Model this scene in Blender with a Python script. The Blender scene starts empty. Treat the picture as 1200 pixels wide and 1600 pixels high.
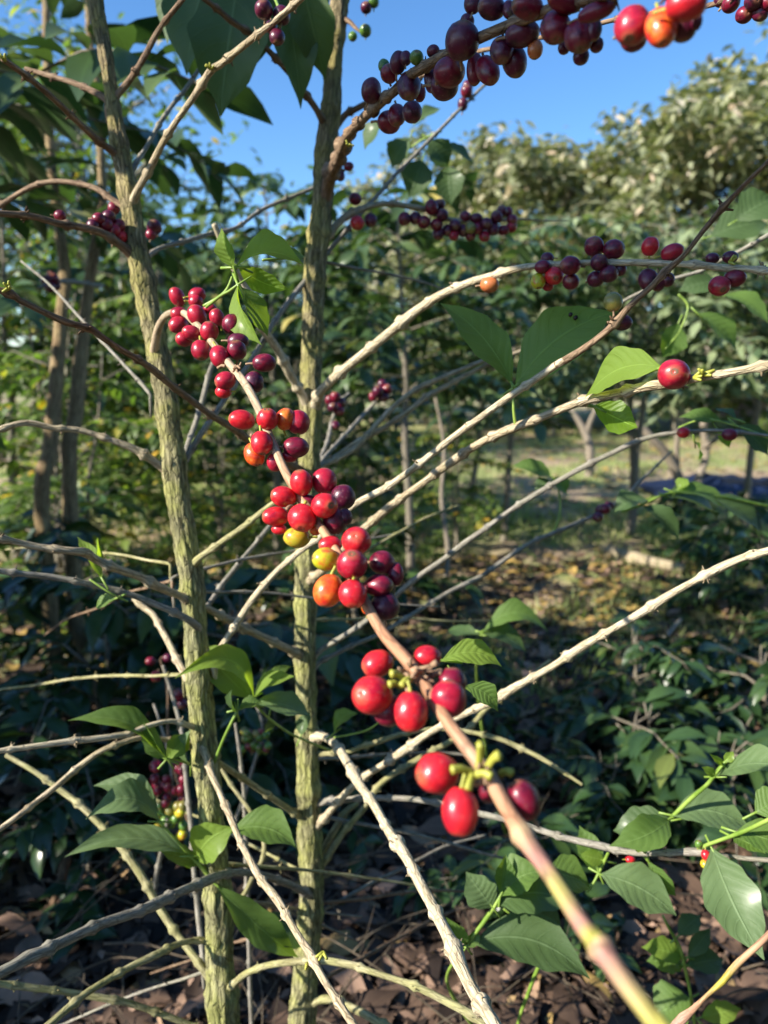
import bpy, math, random
from mathutils import Vector, Matrix, noise
R = math.radians
sc = bpy.context.scene
COL = sc.collection

# ------------------------------------------------------------------ camera
FPX = 1200.0                       # focal length in photo pixels (photo 1200 x 1600)
CAM_H, PITCH = 1.10, R(11)
C0 = Vector((0, 0, CAM_H))
RT = Vector((1, 0, 0)); FW = Vector((0, math.cos(PITCH), -math.sin(PITCH))); UP = Vector((0, math.sin(PITCH), math.cos(PITCH)))
cam = bpy.data.cameras.new('camera'); camo = bpy.data.objects.new('camera', cam); COL.objects.link(camo)
camo.location = C0; camo.rotation_euler = (math.pi/2 - PITCH, 0, 0)
cam.sensor_fit = 'VERTICAL'; cam.sensor_height = 36; cam.lens = 27.0
cam.clip_start = 0.02; cam.clip_end = 2000
cam.dof.use_dof = True; cam.dof.focus_distance = 0.50; cam.dof.aperture_fstop = 7.5
sc.camera = camo

# ------------------------------------------------------------------ sky and sun
SUN = Vector((-0.785, -0.36, 0.52)).normalized()
w = bpy.data.worlds.new('World'); sc.world = w; w.use_nodes = True
nt = w.node_tree; bg = nt.nodes['Background']
sky = nt.nodes.new('ShaderNodeTexSky'); sky.sky_type = 'NISHITA'; sky.sun_disc = False
sky.sun_elevation = math.asin(SUN.z); sky.sun_rotation = math.atan2(SUN.x, SUN.y)
sky.altitude = 1200; sky.air_density = 1.0; sky.dust_density = 0.7; sky.ozone_density = 4.0
hs = nt.nodes.new('ShaderNodeHueSaturation'); hs.inputs['Saturation'].default_value = 1.15
nt.links.new(sky.outputs[0], hs.inputs['Color']); nt.links.new(hs.outputs[0], bg.inputs[0]); bg.inputs[1].default_value = 0.122
sl = bpy.data.lights.new('sun', 'SUN'); sl.energy = 4.9; sl.angle = R(0.55); sl.color = (1, 0.93, 0.82)
so = bpy.data.objects.new('sun', sl); COL.objects.link(so); so.rotation_euler = SUN.to_track_quat('Z', 'Y').to_euler()
so.location = SUN*20
sc.view_settings.view_transform = 'Standard'; sc.view_settings.look = 'None'
sc.view_settings.gamma = 1; sc.view_settings.exposure = 1.05
sc.cycles.max_bounces = 6; sc.cycles.transparent_max_bounces = 4
sc.cycles.caustics_reflective = False; sc.cycles.caustics_refractive = False

# ------------------------------------------------------------------ helpers
def P(px, py, d):
    return C0 + RT*((px-600)/FPX*d) - UP*((py-800)/FPX*d) + FW*d
def G(px, py):
    v = (RT*((px-600)/FPX) - UP*((py-800)/FPX) + FW)
    return C0 + v*(-CAM_H/v.z)
def CV(x, y, z):                      # vector given in right / up / towards-viewer terms
    return (RT*x + UP*y - FW*z).normalized()
def tag(o, label=None, cat=None, group=None, kind=None):
    if label: o['label'] = label
    if cat: o['category'] = cat
    if group: o['group'] = group
    if kind: o['kind'] = kind
    return o
def empty(name, loc, label, cat, group=None):
    o = bpy.data.objects.new(name, None); COL.objects.link(o); o.location = loc; o.empty_display_size = .1
    return tag(o, label, cat, group)
def link(name, me, parent=None):
    o = bpy.data.objects.new(name, me); COL.objects.link(o)
    if parent: o.parent = parent
    return o

class MB:
    """collects vertices, faces, uv, a seamless bark coordinate, a colour and a material index"""
    def __init__(s): s.v = []; s.f = []; s.al = []; s.c = []; s.mi = []; s.uv = []
    def quadgrid(s, rows, closed, mi=0):
        base = len(s.v); n = len(rows[0])
        for row in rows:
            for (p, al, c, uv) in row: s.v.append(p); s.al.append(al); s.c.append(c); s.uv.append(uv)
        for i in range(len(rows)-1):
            for j in range(n if closed else n-1):
                a = base+i*n+j; b = base+i*n+(j+1) % n
                s.f.append((a, b, b+n, a+n)); s.mi.append(mi)
    def build(s, name, mats, parent=None, off=Vector((0, 0, 0)), smooth=True):
        me = bpy.data.meshes.new(name)
        me.from_pydata([tuple(p-off) for p in s.v], [], s.f)
        for m in mats: me.materials.append(m)
        me.polygons.foreach_set('material_index', s.mi)
        me.polygons.foreach_set('use_smooth', [smooth]*len(s.f))
        at = me.attributes.new('along', 'FLOAT_VECTOR', 'POINT'); at.data.foreach_set('vector', [k for a in s.al for k in a])
        ca = me.attributes.new('tint', 'FLOAT_COLOR', 'POINT'); ca.data.foreach_set('color', [k for a in s.c for k in (a[0], a[1], a[2], 1)])
        ua = me.attributes.new('luv', 'FLOAT_VECTOR', 'POINT'); ua.data.foreach_set('vector', [k for a in s.uv for k in a])
        me.update()
        return link(name, me, parent)

def catmull(pts, step):
    """pts: list of lists of floats, first three a position; resampled every step metres"""
    out = []
    n = len(pts)
    for i in range(n-1):
        p0 = pts[max(i-1, 0)]; p1 = pts[i]; p2 = pts[i+1]; p3 = pts[min(i+2, n-1)]
        L = math.dist(p1[:3], p2[:3]); k = max(1, int(L/step))
        for j in range(k):
            t = j/k
            out.append([0.5*((2*b)+(-a+c)*t+(2*a-5*b+4*c-d)*t*t+(-a+3*b-3*c+d)*t**3) for a, b, c, d in zip(p0, p1, p2, p3)])
    out.append(list(pts[-1]))
    return out

def frames(ps):
    T = []
    for i in range(len(ps)):
        a = ps[max(i-1, 0)]; b = ps[min(i+1, len(ps)-1)]
        T.append((b-a).normalized() if (b-a).length > 1e-9 else Vector((0, 0, 1)))
    up = Vector((0.13, 0.3, 1)).normalized()
    n = T[0].cross(up)
    if n.length < .1: n = T[0].cross(Vector((1, 0, 0)))
    n.normalize(); N = []
    for t in T:
        n = (n - t*n.dot(t)).normalized(); N.append(n)
    return T, N

def tube(mb, smp, sides, rough=.05, bumps=(), mi=0, freq=1.0, tcol=(1, 1, 1), seed=0.0, cap=True):
    """smp: x y z r [r g b]; bumps: (arc length, gain, sigma)"""
    ps = [Vector(s[:3]) for s in smp]; T, N = frames(ps); rows = []; s = 0
    for i, p in enumerate(ps):
        if i: s += (p-ps[i-1]).length
        r = smp[i][3]; g = 1
        for (b, k, sg) in bumps: g += k*math.exp(-((s-b)/sg)**2)
        B = T[i].cross(N[i]); row = []
        for j in range(sides):
            a = 2*math.pi*j/sides; ca, sa = math.cos(a), math.sin(a)
            if rough:
                q = Vector((ca*1.6*freq+seed, sa*1.6*freq, s*9*freq+seed))
                q2 = Vector((ca*4.5*freq, sa*4.5*freq+seed, s*28*freq))
                q3 = Vector((ca*7*freq+seed, sa*7*freq, s*110*freq))
                rr = r*g*(1+rough*noise.noise(q)*1.3+rough*(abs(noise.noise(q2))-.25)*1.9+rough*.7*noise.noise(q3))
            else: rr = r*g
            c = smp[i][4:7] if len(smp[i]) > 6 else tcol
            row.append((p+(N[i]*ca+B*sa)*rr, (ca*r+seed, sa*r, s), c, (j/sides, s, 0)))
        rows.append(row)
    if cap:
        for e, sg in ((0, -1), (-1, 1)):
            c = ps[e]+T[e]*sg*smp[e][3]*.25
            row = [(c+(x[0]-c)*.03, x[1], x[2], x[3]) for x in rows[e]]
            if e == 0: rows.insert(0, row)
            else: rows.append(row)
    mb.quadgrid(rows, True, mi)
    return s

def spike(mb, p, d, L, r, mi=0, tcol=(1, 1, 1), rnd=random):
    d = d.normalized(); side = d.orthogonal().normalized()*rnd.uniform(-.3, .3)*L
    pts = [[*p, r], [*(p+d*L*.5+side*.5), r*.8], [*(p+d*L+side), r*.55]]
    tube(mb, pts, 5, 0, (), mi, 1, tcol)

# ------------------------------------------------------------------ materials
def newmat(name):
    m = bpy.data.materials.new(name); m.use_nodes = True; t = m.node_tree
    return m, t, t.nodes['Principled BSDF'], t.nodes['Material Output']
def nd(t, typ, **kw):
    n = t.nodes.new(typ)
    for k, v in kw.items():
        if k.startswith('i_'):
            key = k[2:]; key = int(key) if key.isdigit() else key
            n.inputs[key].default_value = v
        else: setattr(n, k, v)
    return n
def ramp(t, fac, stops):
    r = t.nodes.new('ShaderNodeValToRGB'); e = r.color_ramp.elements
    while len(e) < len(stops): e.new(.5)
    for x, (p, c) in zip(e, stops): x.position = p; x.color = (*c, 1)
    t.links.new(fac, r.inputs[0]); return r
def attr(t, name):
    return nd(t, 'ShaderNodeAttribute', attribute_name=name)
def mathn(t, op, a, b=None, c=None):
    n = nd(t, 'ShaderNodeMath', operation=op)
    for i, x in enumerate((a, b, c)):
        if x is None: continue
        if isinstance(x, (int, float)): n.inputs[i].default_value = x
        else: t.links.new(x, n.inputs[i])
    return n.outputs[0]
def mixc(t, fac, a, b, mode='MIX'):
    n = nd(t, 'ShaderNodeMix', data_type='RGBA', blend_type=mode)
    for k, x in ((0, fac), (6, a), (7, b)):
        if isinstance(x, (int, float)): n.inputs[k].default_value = x
        elif isinstance(x, tuple): n.inputs[k].default_value = (*x, 1)
        else: t.links.new(x, n.inputs[k])
    return n.outputs[2]

def bark_mat(name, stops, patch, scale=260, bump=.5, stretch=.09, rough=.8, patch_amt=.5, dist=.0012):
    m, t, b, o = newmat(name)
    a = attr(t, 'along')
    mp = nd(t, 'ShaderNodeMapping'); mp.inputs['Scale'].default_value = (1, 1, stretch); t.links.new(a.outputs['Vector'], mp.inputs[0])
    n1 = nd(t, 'ShaderNodeTexNoise', i_Scale=scale, i_Detail=6, i_Roughness=.62, i_Distortion=.6); t.links.new(mp.outputs[0], n1.inputs['Vector'])
    n2 = nd(t, 'ShaderNodeTexNoise', i_Scale=38, i_Detail=4, i_Roughness=.6); t.links.new(a.outputs['Vector'], n2.inputs['Vector'])
    n3 = nd(t, 'ShaderNodeTexVoronoi', i_Scale=scale*.75, feature='DISTANCE_TO_EDGE')
    mp2 = nd(t, 'ShaderNodeMapping'); mp2.inputs['Scale'].default_value = (1, 1, stretch*1.6); t.links.new(a.outputs['Vector'], mp2.inputs[0])
    wv = nd(t, 'ShaderNodeVectorMath', operation='ADD'); sc3 = nd(t, 'ShaderNodeVectorMath', operation='SCALE'); sc3.inputs[3].default_value = .006
    t.links.new(n2.outputs['Color'], sc3.inputs[0]); t.links.new(mp2.outputs[0], wv.inputs[0]); t.links.new(sc3.outputs[0], wv.inputs[1]); t.links.new(wv.outputs[0], n3.inputs['Vector'])
    crack = nd(t, 'ShaderNodeMapRange'); crack.inputs[1].default_value = 0; crack.inputs[2].default_value = .12; t.links.new(n3.outputs[0], crack.inputs[0])
    r1 = ramp(t, n1.outputs[0], stops)
    r2 = ramp(t, n2.outputs[0], [(.42, (0, 0, 0)), (.62, (1, 1, 1))])
    f = mathn(t, 'MULTIPLY', r2.outputs[0], patch_amt)
    c = mixc(t, f, r1.outputs[0], patch)
    cr = mathn(t, 'MULTIPLY_ADD', crack.outputs[0], .42, .58)
    c = mixc(t, 1.0, c, cr, 'MULTIPLY')
    ti = attr(t, 'tint'); c = mixc(t, 1.0, c, ti.outputs['Color'], 'MULTIPLY')
    t.links.new(c, b.inputs['Base Color']); b.inputs['Roughness'].default_value = rough
    b.inputs['Specular IOR Level'].default_value = .25
    h = mathn(t, 'ADD', n1.outputs[0], mathn(t, 'MULTIPLY', crack.outputs[0], .5))
    bp = nd(t, 'ShaderNodeBump', i_Strength=bump, i_Distance=dist); t.links.new(h, bp.inputs['Height']); t.links.new(bp.outputs[0], b.inputs['Normal'])
    return m
M = {}
M['trunk'] = bark_mat('trunk_bark', [(.3, (.06, .056, .035)), (.5, (.22, .21, .125)), (.70, (.48, .45, .30))], (.33, .34, .12), 330, 1.0, .13, .85, .7, .002)
M['trunkbrown'] = bark_mat('trunk_bark_brown', [(.3, (.06, .045, .03)), (.5, (.16, .125, .08)), (.68, (.32, .26, .17))], (.24, .22, .13), 230, .9, .07, .85, .4, .002)
M['pale'] = bark_mat('pale_twig_bark', [(.3, (.22, .16, .09)), (.5, (.46, .37, .24)), (.7, (.66, .56, .40))], (.42, .37, .20), 420, .9, .10, .75, .35, .0009)
M['cream'] = bark_mat('cream_twig_bark', [(.3, (.34, .26, .15)), (.5, (.56, .47, .31)), (.7, (.72, .64, .47))], (.50, .44, .28), 420, .9, .10, .75, .3, .0008)
M['brown'] = bark_mat('brown_twig_bark', [(.3, (.09, .05, .03)), (.5, (.22, .14, .085)), (.7, (.40, .28, .18))], (.30, .22, .13), 420, .9, .10, .75, .35, .0008)
M['grey'] = bark_mat('grey_twig_bark', [(.3, (.13, .115, .09)), (.5, (.27, .245, .20)), (.7, (.42, .39, .33))], (.26, .26, .17), 420, .45, .12, .8, .35, .0006)
M['moss'] = bark_mat('mossy_twig_bark', [(.3, (.16, .14, .06)), (.5, (.34, .31, .16)), (.7, (.54, .49, .29))], (.33, .33, .11), 380, .6, .12, .85, .5, .0008)
M['fore'] = bark_mat('fruiting_twig_bark', [(.3, (.62, .62, .62)), (.5, (.85, .85, .85)), (.7, (1, 1, 1))], (.9, .9, .88), 300, .22, .10, .5, .2, .0004)
m, t, b, o = newmat('stalk_green'); b.inputs['Base Color'].default_value = (.36, .36, .05, 1); b.inputs['Roughness'].default_value = .5; M['stalk'] = m
m, t, b, o = newmat('stalk_dry'); b.inputs['Base Color'].default_value = (.30, .19, .11, 1); b.inputs['Roughness'].default_value = .8; M['dry'] = m

def shoot_mat():
    m, t, b, o = newmat('green_shoot_skin')
    a = attr(t, 'along'); n = nd(t, 'ShaderNodeTexNoise', i_Scale=60, i_Detail=3); t.links.new(a.outputs['Vector'], n.inputs['Vector'])
    r = ramp(t, n.outputs[0], [(.35, (.14, .24, .03)), (.7, (.30, .42, .08))]); t.links.new(r.outputs[0], b.inputs['Base Color'])
    b.inputs['Roughness'].default_value = .42; return m
M['shoot'] = shoot_mat()

def cherry_mat(name, c1, c2, c3=None, rough=.24, speck=.45, coat=.12):
    m, t, b, o = newmat(name)
    tc = nd(t, 'ShaderNodeTexCoord'); oi = nd(t, 'ShaderNodeObjectInfo')
    ad = nd(t, 'ShaderNodeVectorMath', operation='ADD'); t.links.new(tc.outputs['Object'], ad.inputs[0])
    rs = nd(t, 'ShaderNodeMath', operation='MULTIPLY'); rs.inputs[1].default_value = 37; t.links.new(oi.outputs['Random'], rs.inputs[0]); t.links.new(rs.outputs[0], ad.inputs[1])
    n = nd(t, 'ShaderNodeTexNoise', i_Scale=1.1, i_Detail=3, i_Roughness=.55); t.links.new(ad.outputs[0], n.inputs['Vector'])
    r = ramp(t, n.outputs[0], [(.34, c1), (.52, c2)] + ([(.66, c3)] if c3 else []))
    # pale lenticel specks and the scar of the flower at the tip
    v = nd(t, 'ShaderNodeTexVoronoi', i_Scale=5.5); t.links.new(ad.outputs[0], v.inputs['Vector'])
    sp = ramp(t, v.outputs[0], [(.0, (1, 1, 1)), (.055, (0, 0, 0))])
    sx = nd(t, 'ShaderNodeSeparateXYZ'); t.links.new(tc.outputs['Object'], sx.inputs[0])
    n2 = nd(t, 'ShaderNodeTexNoise', i_Scale=6, i_Detail=4); t.links.new(ad.outputs[0], n2.inputs['Vector'])
    z = mathn(t, 'MULTIPLY_ADD', n2.outputs[0], .06, mathn(t, 'SUBTRACT', sx.outputs[2], .03))
    tip = nd(t, 'ShaderNodeMapRange'); tip.inputs[1].default_value = .955; tip.inputs[2].default_value = .985; t.links.new(z, tip.inputs[0])
    hal = nd(t, 'ShaderNodeMapRange'); hal.inputs[1].default_value = .82; hal.inputs[2].default_value = 1.0; t.links.new(z, hal.inputs[0])
    c = mixc(t, mathn(t, 'MULTIPLY', sp.outputs[0], speck), r.outputs[0], (.75, .45, .35))
    c = mixc(t, mathn(t, 'MULTIPLY', hal.outputs[0], .28), c, (.62, .32, .12))
    c = mixc(t, tip.outputs[0], c, (.16, .09, .045))
    # dust and scuffs
    n3 = nd(t, 'ShaderNodeTexNoise', i_Scale=3.5, i_Detail=6, i_Roughness=.7); t.links.new(ad.outputs[0], n3.inputs['Vector'])
    du = ramp(t, n3.outputs[0], [(.56, (0, 0, 0)), (.75, (1, 1, 1))])
    c = mixc(t, mathn(t, 'MULTIPLY', du.outputs[0], .22), c, (.6, .42, .34))
    t.links.new(c, b.inputs['Base Color'])
    rg = mathn(t, 'MULTIPLY_ADD', n3.outputs[0], .22, rough-.06); t.links.new(rg, b.inputs['Roughness'])
    b.inputs['Coat Weight'].default_value = coat; b.inputs['Coat Roughness'].default_value = .12
    b.inputs['Subsurface Weight'].default_value = .06; b.inputs['Subsurface Radius'].default_value = (.9, .15, .08); b.inputs['Subsurface Scale'].default_value = .004
    bp = nd(t, 'ShaderNodeBump', i_Strength=.10, i_Distance=.0006); t.links.new(n3.outputs[0], bp.inputs['Height']); t.links.new(bp.outputs[0], b.inputs['Normal'])
    return m
CM = {
 'R': cherry_mat('ripe_red_skin', (.36, .004, .020), (.60, .016, .026), rough=.26),
 'C': cherry_mat('crimson_skin', (.20, .004, .022), (.40, .010, .032), rough=.28),
 'D': cherry_mat('dark_maroon_skin', (.065, .003, .016), (.18, .005, .024), rough=.30),
 'K': cherry_mat('overripe_purple_skin', (.032, .003, .016), (.095, .005, .026), rough=.32),
 'O': cherry_mat('orange_red_skin', (.60, .015, .015), (.72, .10, .015), (.75, .22, .03)),
 'G': cherry_mat('yellow_green_skin', (.40, .46, .015), (.50, .44, .02), (.60, .13, .03)),
 'Y': cherry_mat('yellow_ochre_skin', (.55, .33, .02), (.46, .40, .03), (.60, .12, .03)),
 'N': cherry_mat('unripe_green_skin', (.05, .12, .02), (.10, .20, .03)),
 'V': cherry_mat('olive_skin', (.17, .19, .03), (.26, .22, .05)),
 'B': cherry_mat('orange_brown_skin', (.42, .10, .03), (.50, .16, .05)),
}

def leaf_mat(name, top, top2, under, gloss=.32, trans=.35, tcol=(.35, .55, .04), spots=0.0, coat=.15):
    m, t, b, o = newmat(name)
    uv = attr(t, 'luv'); sx = nd(t, 'ShaderNodeSeparateXYZ'); t.links.new(uv.outputs['Vector'], sx.inputs[0])
    u, v = sx.outputs[0], sx.outputs[1]
    au = mathn(t, 'ABSOLUTE', u)
    n = nd(t, 'ShaderNodeTexNoise', i_Scale=55, i_Detail=5, i_Roughness=.6); geo = nd(t, 'ShaderNodeNewGeometry'); t.links.new(geo.outputs['Position'], n.inputs['Vector'])
    nb = nd(t, 'ShaderNodeTexNoise', i_Scale=420, i_Detail=3); t.links.new(geo.outputs['Position'], nb.inputs['Vector'])
    # side veins: leave the midrib and sweep forward
    ph = mathn(t, 'SUBTRACT', mathn(t, 'ADD', mathn(t, 'MULTIPLY', v, 8.0), mathn(t, 'MULTIPLY', n.outputs[0], .55)), mathn(t, 'MULTIPLY', mathn(t, 'POWER', au, 1.5), 1.7))
    fr = mathn(t, 'ABSOLUTE', mathn(t, 'SUBTRACT', mathn(t, 'FRACT', ph), .5))
    vein = nd(t, 'ShaderNodeMapRange'); vein.inputs[1].default_value = .0; vein.inputs[2].default_value = .06; vein.inputs[3].default_value = 1; vein.inputs[4].default_value = 0; t.links.new(fr, vein.inputs[0])
    mid = nd(t, 'ShaderNodeMapRange'); mid.inputs[1].default_value = .02; mid.inputs[2].default_value = .055; mid.inputs[3].default_value = 1; mid.inputs[4].default_value = 0; t.links.new(au, mid.inputs[0])
    ve = mathn(t, 'MAXIMUM', mathn(t, 'MULTIPLY', vein.outputs[0], .38), mid.outputs[0])
    r = ramp(t, n.outputs[0], [(.35, top), (.68, top2)])
    n5 = nd(t, 'ShaderNodeTexNoise', i_Scale=260, i_Detail=4, i_Roughness=.7); t.links.new(geo.outputs['Position'], n5.inputs['Vector'])
    dust = ramp(t, n5.outputs[0], [(.55, (0, 0, 0)), (.8, (1, 1, 1))])
    c = mixc(t, mathn(t, 'MULTIPLY', ve, .85), mixc(t, mathn(t, 'MULTIPLY', dust.outputs[0], .3), r.outputs[0], (.30, .30, .20)), tuple(min(1, k*2.2+.05) for k in top2))
    if spots:
        v3 = nd(t, 'ShaderNodeTexNoise', i_Scale=95, i_Detail=2); t.links.new(geo.outputs['Position'], v3.inputs['Vector'])
        sp = ramp(t, v3.outputs[0], [(.66, (0, 0, 0)), (.74, (1, 1, 1))])
        c = mixc(t, mathn(t, 'MULTIPLY', sp.outputs[0], spots), c, (.42, .26, .03))
    c2 = mixc(t, mathn(t, 'MULTIPLY', ve, .5), under, tuple(min(1, k*1.6+.04) for k in under))
    cc = mixc(t, geo.outputs['Backfacing'], c, c2)
    ti = attr(t, 'tint'); cc = mixc(t, 1.0, cc, ti.outputs['Color'], 'MULTIPLY')
    t.links.new(cc, b.inputs['Base Color'])
    rg = mathn(t, 'MULTIPLY_ADD', geo.outputs['Backfacing'], .25, gloss); rg = mathn(t, 'MULTIPLY_ADD', n.outputs[0], .15, rg); t.links.new(rg, b.inputs['Roughness'])
    b.inputs['Coat Weight'].default_value = coat; b.inputs['Coat Roughness'].default_value = .25
    hh = mathn(t, 'ADD', mathn(t, 'MULTIPLY', ve, -1.0), mathn(t, 'MULTIPLY', nb.outputs[0], .35))
    hh = mathn(t, 'ADD', hh, mathn(t, 'MULTIPLY', mathn(t, 'SINE', mathn(t, 'MULTIPLY', ph, 6.2832)), -.28))
    bp = nd(t, 'ShaderNodeBump', i_Strength=.55, i_Distance=.0009); t.links.new(hh, bp.inputs['Height']); t.links.new(bp.outputs[0], b.inputs['Normal'])
    tr = nd(t, 'ShaderNodeBsdfTranslucent'); tc = mixc(t, mathn(t, 'MULTIPLY', ve, .4), mixc(t, n.outputs[0], tuple(k*.8 for k in tcol), tcol), tuple(min(1, k*1.4) for k in tcol)); t.links.new(tc, tr.inputs[0])
    mx = nd(t, 'ShaderNodeMixShader'); mx.inputs[0].default_value = trans
    t.links.new(b.outputs[0], mx.inputs[1]); t.links.new(tr.outputs[0], mx.inputs[2]); t.links.new(mx.outputs[0], o.inputs[0])
    return m
LM = {
 'bright': leaf_mat('young_leaf', (.11, .21, .012), (.17, .29, .018), (.20, .31, .04), .38, .5, (.46, .66, .03)),
 'mid': leaf_mat('coffee_leaf', (.045, .115, .012), (.075, .165, .018), (.12, .21, .04), .27, .42, (.30, .48, .03)),
 'dark': leaf_mat('dark_coffee_leaf', (.022, .062, .010), (.042, .098, .016), (.06, .11, .03), .30, .28, (.16, .28, .03)),
 'spot': leaf_mat('rust_spotted_leaf', (.05, .11, .03), (.08, .15, .04), (.12, .19, .07), .27, .3, (.25, .40, .05), .7, .25),
}
def mass_leaf_mat(name, stops, rough=.42, trans=.3, tscale=2.2):
    m, t, b, o = newmat(name)
    a = attr(t, 'tint'); sx = nd(t, 'ShaderNodeSeparateColor'); t.links.new(a.outputs['Color'], sx.inputs[0])
    r = ramp(t, sx.outputs[0], stops)
    uv = attr(t, 'luv'); su = nd(t, 'ShaderNodeSeparateXYZ'); t.links.new(uv.outputs['Vector'], su.inputs[0])
    g0 = nd(t, 'ShaderNodeNewGeometry'); nz = nd(t, 'ShaderNodeTexNoise', i_Scale=70, i_Detail=4, i_Roughness=.7); t.links.new(g0.outputs['Position'], nz.inputs['Vector'])
    mid = nd(t, 'ShaderNodeMapRange'); mid.inputs[1].default_value = .03; mid.inputs[2].default_value = .12; mid.inputs[3].default_value = .5; mid.inputs[4].default_value = 0; t.links.new(mathn(t, 'ABSOLUTE', su.outputs[0]), mid.inputs[0])
    c = mixc(t, mid.outputs[0], r.outputs[0], mixc(t, 1.0, r.outputs[0], (2.2, 2.2, 2.0), 'MULTIPLY'))
    c = mixc(t, 1.0, c, mathn(t, 'MULTIPLY_ADD', nz.outputs[0], .9, .5), 'MULTIPLY')
    geo = g0
    c = mixc(t, mathn(t, 'MULTIPLY', geo.outputs['Backfacing'], .5), c, mixc(t, 1.0, r.outputs[0], (1.9, 1.7, 2.0), 'MULTIPLY'))
    t.links.new(c, b.inputs['Base Color']); b.inputs['Roughness'].default_value = rough
    tr = nd(t, 'ShaderNodeBsdfTranslucent'); t.links.new(mixc(t, 1.0, r.outputs[0], (tscale*1.15, tscale*1.25, tscale*.55), 'MULTIPLY'), tr.inputs[0])
    mx = nd(t, 'ShaderNodeMixShader'); mx.inputs[0].default_value = trans
    t.links.new(b.outputs[0], mx.inputs[1]); t.links.new(tr.outputs[0], mx.inputs[2]); t.links.new(mx.outputs[0], o.inputs[0])
    return m
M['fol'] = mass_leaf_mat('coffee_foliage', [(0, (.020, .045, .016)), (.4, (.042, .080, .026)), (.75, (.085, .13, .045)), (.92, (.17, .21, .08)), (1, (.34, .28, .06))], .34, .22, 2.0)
M['folshade'] = mass_leaf_mat('shaded_coffee_foliage', [(0, (.012, .03, .010)), (.5, (.024, .055, .016)), (.85, (.045, .085, .022)), (1, (.14, .16, .03))], .28, .15)  # coffee foliage darkened, the seedlings' shade put into the leaf colour
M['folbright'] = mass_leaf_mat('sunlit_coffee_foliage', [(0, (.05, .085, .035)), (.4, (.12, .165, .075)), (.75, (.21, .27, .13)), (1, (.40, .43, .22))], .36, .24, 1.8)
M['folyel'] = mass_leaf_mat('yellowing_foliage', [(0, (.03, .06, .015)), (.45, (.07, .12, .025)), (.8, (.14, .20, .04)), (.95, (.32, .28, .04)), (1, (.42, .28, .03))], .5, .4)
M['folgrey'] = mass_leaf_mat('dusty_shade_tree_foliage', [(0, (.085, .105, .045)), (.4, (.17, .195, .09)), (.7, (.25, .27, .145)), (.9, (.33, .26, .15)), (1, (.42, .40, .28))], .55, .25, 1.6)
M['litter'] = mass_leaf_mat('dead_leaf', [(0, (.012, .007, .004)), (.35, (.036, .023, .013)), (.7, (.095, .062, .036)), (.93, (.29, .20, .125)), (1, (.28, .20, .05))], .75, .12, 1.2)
M['grassb'] = mass_leaf_mat('grass_blade', [(0, (.09, .14, .03)), (.5, (.21, .28, .08)), (.85, (.38, .42, .16)), (1, (.55, .48, .28))], .55, .35, 1.5)

# ------------------------------------------------------------------ leaves
WT = [(0, .05), (.04, .13), (.12, .42), (.25, .77), (.4, .97), (.52, 1), (.65, .88), (.77, .62), (.86, .35), (.92, .17), (.96, .09), (1, .015)]
def wprof(t):
    for (a, x), (b, y) in zip(WT, WT[1:]):
        if t <= b: return x+(y-x)*(t-a)/(b-a)
    return 0
def leaf_geo(mb, base, tip, width, nrm, curl=.08, fold=.25, bow=0.0, wave=.05, seed=0, nt_=30, nu=6, tint=(1, 1, 1), mi=0, bow_n=None, lobes=9.0):
    a = tip-base; L = a.length; ax = a/L
    s = nrm.cross(ax)
    if s.length < .05: s = ax.orthogonal()
    s.normalize(); n = ax.cross(s).normalized()
    if n.dot(nrm) < 0: n = -n
    rows = []
    for i in range(nt_+1):
        t = i/nt_; w_ = wprof(t)*width*.5*(1+.05*math.sin(t*lobes*2.6+seed)); row = []
        for j in range(nu+1):
            u = -1+2*j/nu
            p = base+a*t+n*(curl*L*4*t*(1-t))+s*(bow*L*4*t*(1-t)+u*w_)
            p = p+n*(fold*abs(u)**1.15*w_)+n*(wave*L*math.sin(t*lobes+seed+(1.3 if u > 0 else 0))*abs(u)**2*math.sin(math.pi*t))
            row.append((p, (u, t, seed), tint, (u, t, 0)))
        rows.append(row)
    mb.quadgrid(rows, False, mi)

LEAFN = [0]
def leaf(parent, off, b, tp, wpx, mat='mid', n=(-.2, .55, .8), curl=.08, fold=.25, bow=0.0, wave=.032, label=None, petiole=True):
    LEAFN[0] += 1; sd = LEAFN[0]*1.7
    b = (b[0], b[1], adj(off, b[2])); tp = (tp[0], tp[1], adj(off, tp[2]))
    base = P(*b); tip = P(*tp); nv = CV(*n)
    a = (tip-base).normalized(); s = nv.cross(a).normalized()
    k = max(.35, math.sqrt(max(0, 1-s.dot(FW)**2)))
    dm = (b[2]+tp[2])/2
    mb = MB()
    leaf_geo(mb, base, tip, wpx/FPX*dm/k, nv, curl, fold, bow, wave, sd)
    if petiole:
        q = base+a*.004; smp = [[*(base-a*.012), .0011], [*base, .001], [*(base+a*.012), .0008]]
        tube(mb, smp, 6, 0, (), 1)
    o = mb.build('leaf', [LM[mat], M['shoot']], parent, off)
    if label: o['label'] = label
    return o

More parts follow.
